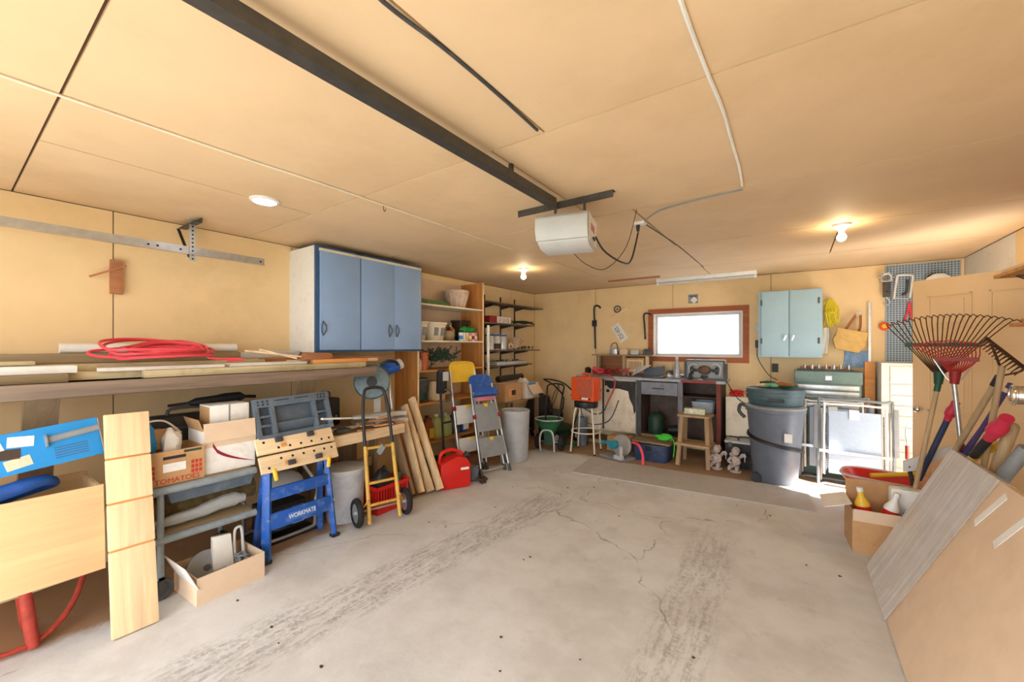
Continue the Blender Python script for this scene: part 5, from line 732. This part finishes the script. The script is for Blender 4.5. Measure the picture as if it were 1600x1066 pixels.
pn = thing('wall_notice', 'small grey and white card pinned above the window', 'card', wallpt(1083, 467, .003)); MB().box((0, 0, 0), (.13, .002, .13)).build('backing', grey, pn); MB().box((.012, -.002, -.02), (.07, .002, .07), (0, R(45), 0)).build('white_diamond', paper, pn); MB().bx(-.05, .05, -.0025, -.0015, .03, .045).build('print_line', dgrey, pn)
wcb = thing('grey_blue_wall_cabinet', 'grey-blue two-door wall cabinet beside the window', 'cabinet', (-.37, 6.0, 1.353)); MB().bx(0, .65, .02, .3, 0, .83).build('body', teal_c, wcb, bev=.002)
for x0, x1, kx, hx in ((.035, .32, .285, .035), (.33, .615, .365, .615)):
    dr = MB().bx(x0, x1, -.0, .02, .015, .82).build('door', teal_c, wcb, bev=.003); MB().cyl((kx, -.022, .24), (kx, 0, .24), .008).box((kx, -.026, .24), (.02, .008, .07), (0, R(20), 0)).build('latch_handle', steel, dr)
    for z in (.17, .65): MB().bx(hx - .01, hx + .01, -.004, .0, z, z + .07).build('hinge', dsteel, dr)
pr = thing('plug_strip', 'black switch and cord hung on side of grey-blue cabinet', 'switch', (-.395, 6.22, 1.45)); MB().bx(-.02, .02, -.04, .07, .02, .12).build('switch_box', black, pr, bev=.004); MB().bx(-.018, .018, -.03, .06, .22, .34).build('switch_box', lgrey, pr, bev=.004); MB().tube([(0, 0, .02), (.01, -.02, -.12), (.12, -.02, -.32), (.22, .05, -.4)], .005, 6, 5).build('cord', dgrey, pr)
rp = thing('yellow_rope_hank', 'yellow rope hank hanging beside the grey-blue cabinet', 'rope', wallpt(1296, 468, .05)); random.seed(2)
for q in range(13): x = random.uniform(-.06, .07); MB().tube([(x * .4, 0, 0), (x - .03, -.02, -.13), (x * 1.2, -.01, -.33 + random.uniform(-.03, .05)), (x + .035, .01, -.13), (x * .4, .015, 0)], .0045, 6, 5).build('strand', rope_y, rp)
MB().ring((0, 0, -.16), .045, .012, 'z', 18).build('wrap', rope_y, rp)
solo('white_cloth_strip', 'white cloth hanging below the yellow rope hank', 'cloth', MB().sheet(lambda u, v: (-.04 + .08 * u + .01 * math.sin(v * 5), .006 * math.sin(u * 9 + v * 3), -.32 * v), 10, 14, .006), whitep, wallpt(1288, 512, .03), 0)
tp = thing('tool_pouch', 'tan leather tool pouch hanging by a belt on wall', 'tool pouch', wallpt(1341, 492, .08), ry=R(14)); MB().tube([(-.02, 0, 0), (-.06, -.01, -.14), (-.08, -.01, -.24)], .02, 8, 4, flat=.3).build('belt', dleather, tp); MB().tube([(.02, 0, 0), (.05, -.01, -.14), (.04, -.01, -.24)], .02, 8, 4, flat=.3).build('belt', dleather, tp); MB().prism([(-.14, -.2), (.13, -.2), (.15, -.34), (.11, -.44), (-.11, -.44), (-.16, -.34)], 'y', -.05, .03).build('pouch', leather, tp, bev=.012); MB().prism([(-.145, -.19), (.135, -.19), (.14, -.29), (.0, -.33), (-.15, -.28)], 'y', -.062, -.05).build('flap', leather, tp, bev=.004); MB().ring((0, 0, .01), .025, .005, 'y', 16, 6).build('ring', steel, tp)
solo('denim_apron', 'blue denim apron hanging beneath the leather pouch', 'apron', MB().sheet(lambda u, v: (-.1 + .22 * u + .03 * v * (u - .5), .012 * math.sin(u * 11 + v), -.20 * v), 16, 14, .012), denim, wallpt(1338, 548, .02), 0)
solo('metal_bar', 'long thin steel bar standing against wall beside leather pouch', 'bar', MB().bx(-.012, .012, -.008, .008, 0, 2.0), steel, (.73, 6.27, .002), 0); solo('spirit_level', 'orange-brown wooden level standing against wall before drawers', 'level', MB().bx(-.045, .045, -.02, .02, 0, 1.31).bx(-.02, .02, -.022, -.019, 1.1, 1.18), orng, (.715, 6.14, .002), 0)
pgb = thing('pegboard', 'grey-blue perforated pegboard panel in the right back corner', 'pegboard', (.87, YB, 1.31)); MB().bx(0, .6, -.012, -.003, 0, 1.11).build('board', pegm, pgb); mb = MB()
for a in range(23):
    for b in range(43): mb.bx(.02 + a * .0255 - .0055, .02 + a * .0255 + .0055, -.0126, -.012, .02 + b * .0255 - .0055, .02 + b * .0255 + .0055)
tag(mb.build('peg_hole', ink_k, pgb), kind='stuff')
gs = thing('hanging_gear_puller', 'silver chain hoist gear hanging at pegboard edge', 'hoist', wallpt(1385, 445, .06)); mb = MB().ring((0, 0, .08), .045, .014, 'y', 22, 8); 
for q in range(10): a = q * 2 * PI / 10; mb.box((.058 * math.cos(a), 0, .08 + .058 * math.sin(a)), (.018, .03, .018), (0, -a, 0))
mb.build('gear', steel, gs); MB().bx(-.03, .03, -.02, .02, -.14, .03).cyl((0, -.03, -.1), (0, .03, -.1), .03).build('body', dsteel, gs, bev=.004); MB().tube([(0, 0, -.14), (.03, 0, -.2), (0, 0, -.24), (-.03, 0, -.2)], .007, 6, 4).build('hook', steel, gs)
hs = thing('hacksaw', 'white framed hacksaw hanging on the pegboard', 'hacksaw', wallpt(1410, 440, .03), ry=R(6)); MB().tube([(-.05, 0, -.2), (-.05, 0, .04), (-.03, 0, .07), (.06, 0, .07), (.08, 0, .04), (.08, 0, -.18)], .011, 8, 3).build('frame', whitep, hs); MB().bx(-.045, .075, -.002, .002, -.2, -.185).build('blade', steel, hs); MB().tube([(.04, 0, .02), (.045, 0, -.12), (.01, 0, -.15)], .012, 8, 4).build('handle', dgrey, hs)
rt = thing('red_pliers', 'long red handled cutter hanging on the pegboard', 'cutter', wallpt(1421, 472, .03), ry=R(4)); MB().tube([(0, 0, 0), (-.01, 0, -.12), (-.03, 0, -.22)], .01, 8, 4).tube([(.005, 0, 0), (.02, 0, -.12), (.045, 0, -.22)], .01, 8, 4).build('handles', hose, rt)
tpr = thing('tape_measure', 'round orange and yellow tape roll hanging beside pegboard', 'tape', wallpt(1382, 510, .03)); MB().ring((0, 0, 0), .035, .014, 'y', 20, 8).build('roll', orange, tpr); MB().cyl((0, -.012, 0), (0, .012, 0), .024).build('core', yellow, tpr)
sd = thing('white_sander', 'white power tool hanging high on the pegboard', 'power tool', wallpt(1462, 436, .06)); MB().prism([(-.09, -.06), (.1, -.06), (.12, .0), (.06, .05), (-.02, .055), (-.08, .01)], 'y', -.05, .03).build('body', whitep, sd, bev=.015); MB().tube([(-.08, -.01, -.04), (-.05, -.01, .04), (0, -.01, .06)], .008, 6, 4).build('edge', dgrey, sd)
# rubber mat on the floor
mt = bpy.data.objects.new('rubber_mat', None); C.objects.link(mt); tag(mt, 'long grey ribbed rubber mat lying on floor before bench cabinets', 'mat'); mt.location = (-1.02, 4.74, .0); mt.rotation_euler = (0, 0, R(5))
MB().bx(-1.17, 1.17, -.33, .33, .001, .008).build('sheet', matg, mt); mb = MB()
for q in range(95): mb.bx(-1.16 + q * .0245, -1.16 + q * .0245 + .012, -.32, .32, .008, .0105)
tag(mb.build('rib', matg, mt), kind='stuff')
# ------------------------------------------------------------------ right side
cpn = thing('wrapped_panel_carton', 'large flat cardboard carton half wrapped in plastic leaning on garden tools', 'carton', (.41, 3.60, .012), RW, ry=0., rx=R(-25))
L_, H_ = 1.75, .93
MB().bx(0, L_, 0, .05, 0, H_).build('carton', cardl, cpn, bev=.004)
fm = clear('stretch_film', srgb(246, 246, 248), .42, .12); nt_ = fm.node_tree; b_ = nt_.nodes['Principled BSDF']; tc0 = nt_.nodes.new('ShaderNodeTexCoord'); mp0 = nt_.nodes.new('ShaderNodeMapping'); mp0.inputs['Rotation'].default_value = (0, R(24), 0); mp0.inputs['Scale'].default_value = (26, 4, 1.2); nz0 = nt_.nodes.new('ShaderNodeTexNoise'); nz0.inputs['Scale'].default_value = 1; nz0.inputs['Detail'].default_value = 5; mr0 = nt_.nodes.new('ShaderNodeMapRange'); mr0.inputs[1].default_value = .35; mr0.inputs[2].default_value = .68; mr0.inputs[3].default_value = .34; mr0.inputs[4].default_value = .54
nt_.links.new(tc0.outputs['Object'], mp0.inputs[0]); nt_.links.new(mp0.outputs[0], nz0.inputs['Vector']); nt_.links.new(nz0.outputs[0], mr0.inputs[0]); nt_.links.new(mr0.outputs[0], b_.inputs['Alpha'])
mb = MB().sheet(lambda u, v: (-.004 + .66 * u + .06 * v * u, -.004 - .004 * abs(noise.noise(Vector((u * 26 + v * 3, v * 2, 3)))), -.003 + (H_ + .006) * v), 40, 16, .0012); mb.build('film_wrap', fm, cpn); MB().bx(-.005, -.001, -.004, .054, 0, H_).build('film_edge', fm, cpn); MB().bx(-.004, .71, -.004, .054, H_ + .001, H_ + .004).build('film_top', fm, cpn)
0 and MB().prism([(.28 + .19 * math.cos(a) + .02 * math.sin(3 * a), .80 + .085 * math.sin(a) + .04 * math.cos(a)) for a in [2 * PI * i_ / 24 for i_ in range(24)]], 'y', -.0085, -.0070).build('brown_patch', card, cpn)
for x, z, a in ((.80, .80, 22), (1.04, .79, 22)): MB().box((x, -.002, z), (.045, .002, .2), (0, R(a), 0)).build('tape', paper, cpn)
bx_ = thing('supplies_carton', 'open cardboard box of garden chemicals beside wrapped carton', 'carton', (.57, 4.00, 0), R(4)); obox(.46, .30, .30).build('carton', card, bx_); MB().box((-.31, 0, .315), (.17, .29, .004), (0, R(-18), 0)).build('flap', paper, bx_); MB().box((0, -.157, .27), (.45, .004, .09), (R(10), 0, 0)).build('flap', cardl, bx_); MB().box((0, .17, .37), (.44, .004, .15), (R(-12), 0, 0)).build('flap', card, bx_); text('faint_print', 'FRAGILE', .05, mat('faint_ink', srgb(160, 124, 88), .8), bx_, (.0, -.1715, .14)) if False else MB().bx(-.02, .12, -.1515, -.1505, .1, .12).build('print_line', dleather, bx_)
def bottle(name, lb, loc, m1, m2, tilt): t = thing(name, lb, 'bottle', loc, 0, ry=tilt); MB().lathe([(.04, 0), (.045, .01), (.045, .17), (.02, .22), (.018, .25)], n=20).build('bottle', m1, t); MB().cyl((0, 0, .25), (0, 0, .28), .02).build('cap', whitep, t); MB().lathe([(.0458, .03), (.0458, .15)], n=20, cap=False).build('label', m2, t)
bottle('spray_bottle', 'yellow and red labelled bottle in the supplies carton', (.44, 3.93, .17), yellow, red, R(-8)); bottle('caulk_bottle', 'white bottle with red label leaning in supplies carton', (.54, 3.94, .17), whitep, red, R(14))
jg = thing('white_jug', 'white flat jug with orange liquid in the supplies carton', 'jug', (.68, 4.04, .17)); MB().bx(-.1, .1, -.05, .05, .1, .29).build('upper', whitep, jg, bev=.02); MB().bx(-.1, .1, -.05, .05, .0, .1).build('lower', orange, jg, bev=.012); MB().ring((-.02, -.03, .3), .025, .006, 'z', 18, 6).build('cap', lgrey, jg)
solo('blue_pliers', 'blue handled pliers lying on top in supplies carton', 'pliers', MB().tube([(-.09, 0, .012), (0, .0, .03), (.07, .01, .02)], .011, 8, 4), blue, (.72, 3.885, .302), -.2)
rs = thing('red_wheelbarrow_tray', 'red steel wheelbarrow tray behind the supplies carton', 'wheelbarrow', (.68, 4.585, 0), R(-12)); rs.scale = (.75, .75, 1)
P = lambda s, z: [(.45 * s * math.copysign(abs(math.cos(a)) ** .6, math.cos(a)), .27 * s * math.copysign(abs(math.sin(a)) ** .6, math.sin(a)), z) for a in [2 * PI * i_ / 36 for i_ in range(36)]]
v = P(.72, .24) + P(.98, .37) + P(1., .39) + P(.96, .39) + P(.7, .255); f = [(r_ * 36 + j_, r_ * 36 + (j_ + 1) % 36, (r_ + 1) * 36 + (j_ + 1) % 36, (r_ + 1) * 36 + j_) for r_ in range(4) for j_ in range(36)] + [tuple(range(35, -1, -1)), tuple(144 + j_ for j_ in range(36))]
MB().add(v, f).build('tray', red, rs); MB().tube(P(1.0, .39), .012, 8, closed=True).build('rolled_rim', mat('rim_white_worn', srgb(206, 190, 186), .5), rs)
for s in (-1, 1): MB().tube([(-.15, s * .15, .25), (-.2, s * .2, .012), (.1, s * .2, .012), (.05, s * .15, .25)], .013, 8, 3).build('leg', dsteel, rs)
wq = MB().ring((.40, 0, .14), .095, .04, 'y', 24, 10).build('tyre', rubber, rs); MB().cyl((.40, -.03, .14), (.40, .03, .14), .06).build('hub', dred, wq); MB().tube([(.40, 0, .14), (.2, .12, .25)], .012).build('fork', dsteel, rs)
solo('yellow_handle_tool', 'yellow handled tool lying across the red wheelbarrow tray', 'tool', MB().tube([(-.18, 0, 0), (.18, .06, .04)], .018, 10), yellow, (.70, 4.47, .425), .2)
# long handled tools leaning in the corner behind the carton
def pole(name, lb, c, p1, Y1, p2, Y2, r, m_, zb=.012):
    a = at(*p1, Y=Y1); b = at(*p2, Y=Y2); d = (b - a)
    e = a + d * ((a.z - zb) / (a.z - b.z))
    t = thing(name, lb, c, tuple(e)); t['_top'] = 0; del t['_top']
    MB().tube([(0, 0, 0), tuple(a - e)], r, 12).build('handle', m_, t); return t, a - e
def leaf_rake(t, top, W, H, n_, mt_, mb_, skew=0., up=Vector((.05, -.05, 1))):
    up = up.normalized(); sx = Vector((.93, -.36, 0)); top = Vector(top)
    MB().cyl(tuple(top), tuple(top + up * .09), .022, .03).build('socket', mb_, t); bar = top + up * (H * .55)
    for q in range(n_):
        u = (q / (n_ - 1) - .5) * 2; p0 = top + up * .08 + sx * (u * .03); p1 = bar + sx * (u * W * .30); p2 = top + up * (H * (.95 - .10 * u * u)) + sx * (u * W * .5 + skew); p3 = p2 + Vector((.02, -.07, .0)) - up * .01
        MB().tube([p0, p1, p2, p3], .0032, 5, 3).build('tine', mt_, t)
    MB().beam(bar - sx * W * .31, bar + sx * W * .31, .04, .026).build('cross_bar', mb_, t)
dtine = mat('rust_brown_steel', srgb(86, 58, 44), .5, .5, var=.2); t, tp_ = pole('leaf_rake', 'leaf rake with dark green bar and brown wire tines before door', 'rake', (1466, 600), 4.04, (1443, 705), 4.04, .014, hand, .47); leaf_rake(t, tp_, .60, .50, 21, dtine, mat('rake_green', srgb(26, 74, 56), .5)); MB().cyl(tuple(Vector(tp_) * .93), tuple(Vector(tp_) * 1.0), .017).build('ferrule', mat('rake_green2', srgb(24, 84, 60), .5), t)
t, tp_ = pole('red_rake', 'red fan rake on a silver and red handle', 'rake', (1491, 600), 3.88, (1503, 705), 3.88, .013, steel); leaf_rake(t, tp_, .32, .30, 15, mat('red_tine', srgb(170, 44, 44), .5), dred, -.06); MB().cyl(tuple(Vector(tp_) * .55), tuple(Vector(tp_) * .68), .017).build('red_sleeve', dred, t); MB().tube([tuple(Vector(tp_) + Vector((-.09, .03, .16))), tuple(Vector(tp_) + Vector((0, 0, -.0))), tuple(Vector(tp_) + Vector((.09, -.03, .16)))], .004, 6, 3).build('spring_wire', steel, t)
t, tp_ = pole('bow_rake', 'brown toothed bow rake with grey wooden handle', 'rake', (1562, 588), 3.62, (1492, 705), 3.84, .016, hand, .47); T0 = Vector(tp_); MB().cyl(tuple(T0 * .93), tuple(T0), .02).build('ferrule', black, t)
a0 = at(1540, 528, Y=3.5) - t.location; a1 = at(1604, 578, Y=3.2) - t.location; MB().beam(a0, a1, .012, .014).build('rake_bar', dtine, t)
for q in range(13): p = a0.lerp(a1, (q + .5) / 13); MB().tube([p, p + Vector((-.02, -.03, -.01)), p + Vector((-.05, -.05, -.035))], [.005, .003], 5, 2).build('tooth', dtine, t)
MB().tube([T0, T0 + Vector((.0, .0, .06)), a0.lerp(a1, .12)], .006, 6, 4).build('bow_arm', dtine, t); MB().tube([T0, T0 + Vector((.06, -.05, .03)), a0.lerp(a1, .95)], .006, 6, 4).build('bow_arm', dtine, t)
tools = [('broom_handle', 'plain weathered wooden handle standing between bow rake and purple handle', 'handle', (1566, 572), 3.43, (1537, 730), 3.45, .014, hand), ('purple_handle', 'purple handle with tan ring standing among garden tools', 'handle', (1579, 600), 3.54, (1528, 680), 3.72, .013, purple), ('thick_wood_handle', 'thick pale wooden handle with rounded end above wrapped carton', 'handle', (1582, 668), 3.25, (1556, 735), 3.3, .026, hand), ('red_grip_axe', 'black shafted tool with thick red grip', 'axe', (1572, 655), 3.12, (1518, 716), 3.42, .022, black), ('blue_shaft_hoe', 'dark blue shafted tool with red grip tip beside silver hoe', 'hoe', (1492, 632), 4.05, (1440, 740), 4.18, .018, mat('navy_shaft', srgb(48, 58, 92), .45)), ('yellow_shaft_fork', 'yellow shafted fork low among the handles', 'fork', (1572, 688), 3.36, (1532, 712), 3.60, .016, yellow), ('grey_sledge_bar', 'thick square grey bar leaning at the right end of tools', 'bar', (1604, 700), 3.12, (1568, 745), 3.19, .03, grey), ('navy_handle', 'navy handle crossing behind purple handle', 'handle', (1548, 652), 3.76, (1520, 690), 3.80, .014, mat('navy2', srgb(40, 52, 110), .5))]
for nm, lb, c_, p1, y1, p2, y2, r_, m_ in tools:
    t, tp_ = pole(nm, lb, c_, p1, y1, p2, y2, r_, m_, {'thick_wood_handle': .012, 'grey_sledge_bar': .012, 'broom_handle': .012, 'red_grip_axe': .87, 'yellow_shaft_fork': .78, 'navy_handle': .6}.get(nm, .5)); T0 = Vector(tp_)
    if nm == 'purple_handle': MB().cyl(tuple(T0 * .94), tuple(T0 * .97), r_ * 1.08).build('tan_ring', cardl, t)
    if nm in ('red_grip_axe', 'blue_shaft_hoe'): g_ = .5 if nm == 'red_grip_axe' else .8; MB().tube([T0 * g_, T0 * (g_ + 1) * .5, T0 * 1.03], [r_ * 1.15, r_ * 1.7, r_ * 1.25], 12, 4).build('grip', mat('crimson_grip', srgb(190, 44, 70), .5), t)
    if nm == 'thick_wood_handle': MB().ell(tuple(T0), (r_, r_, r_)).build('rounded_end', hand, t)
hoe = thing('silver_hoe', 'silver curved hoe blade on brown handle beside red wheelbarrow tray', 'hoe', tuple(at(1428, 765, Y=4.22))); h0 = Vector(hoe.location); b0 = at(1420, 728, Y=4.2) - h0; b1 = at(1470, 682, Y=4.2) - h0
MB().tube([(0, 0, -.06), (0, 0, .0), tuple(b0)], .014, 10).build('handle', dbrn, hoe); MB().prism([(-.03, -.05), (.06, -.02), (.2, .12), (.26, .17), (.21, .18), (.08, .1), (-.03, .03)], 'y', -.012, .012, Matrix.Translation(b0)).build('blade', lgrey, hoe, bev=.004)
hk = thing('garden_hook', 'thin silver bent hook with brick red grip before drawers', 'hook', tuple(at(1418, 700, Y=4.88))); MB().tube([(0, 0, -hk.location.z + .012), (0, 0, 0), (-.01, 0, .1), (.0, 0, .2), (.06, 0, .26), (.1, 0, .27)], .006, 8, 4).build('rod', steel, hk); MB().cyl((0, 0, -.1), (0, 0, .02), .016).build('grip', rust, hk)
cy = thing('chrome_lamp', 'chrome cylinder lamp head among the garden tools', 'lamp', tuple(at(1598, 618, Y=3.0))); MB().cyl((-.03, 0, 0), (.07, -.03, .0), .045, n=24).ring((-.03, 0, 0), .045, .006, 'x').build('head', chrome, cy); MB().tube([(.02, 0, -.04), (.03, .02, -.4), (.05, .05, .012 - cy.location.z)], .009, 8, 4).build('stem', chrome, cy)
# wall shelves above the tools
def lumber_shelf(name, lb, y0, y1, xf, z, boards):
    t = thing(name, lb, 'wall shelf', (XR, y0, z))
    MB().bx(xf - XR, 0, y1 - y0, 0, -.02, 0).build('shelf_board', shelfw, t)
    for y in (-.12, (y1 - y0) + .3): MB().tube([(xf - XR + .06, y, -.022), (-.005, y, -.022), (-.005, y, -.24), (xf - XR + .06, y, -.022)], .005, 6).build('wire_bracket', dsteel, t)
    for q, (dx, l0, l1, wd, th, m_, dz, lb2) in enumerate(boards): solo('shelf_lumber', lb2, 'board', MB().bx(-(l1 - l0) / 2, (l1 - l0) / 2, -wd / 2, wd / 2, 0, th), m_, (XR + dx, (l0 + l1) / 2, z + .001 + dz), LW, bev=.002)
lumber_shelf('upper_lumber_shelf', 'upper wire bracket shelf on the right wall by the door', 3.96, 2.2, 1.07, 1.955, [(-.3, 2.2, 3.95, .2, .03, pine, 0, 'wide pine board on the upper right wall shelf'), (-.12, 2.2, 3.8, .12, .04, brnw, 0, 'reddish board against wall on the upper right shelf')])
lumber_shelf('lower_lumber_shelf', 'lower wire bracket shelf on right wall loaded with timber ends', 3.9, 2.2, 1.12, 1.64, [(-.26, 2.2, 3.88, .16, .025, orng, 0, 'orange timber end on the lower right wall shelf'), (-.24, 2.2, 3.86, .16, .025, brnw, .026, 'reddish timber lying on the orange timber end'), (-.25, 2.2, 3.86, .16, .05, aged, .053, 'rough aged timber topmost on lower right shelf'), (-.08, 2.2, 3.8, .1, .06, redw, 0, 'reddish timber against wall on lower right shelf')])
# small debris on the floor
random.seed(77); mb = MB()
for q in range(36):
    x, y = random.uniform(-2.7, .3), random.uniform(.7, 4.3); s_ = random.uniform(.004, .011); mb.blob((x, y, s_ * .35), (s_, s_ * random.uniform(.5, 1), s_ * .4), q, .6, 3, 6)
dz_ = mb.build('floor_debris', dbrn); tag(dz_, 'dark crumbs of dirt and leaf scattered over concrete floor', 'debris', kind='stuff')
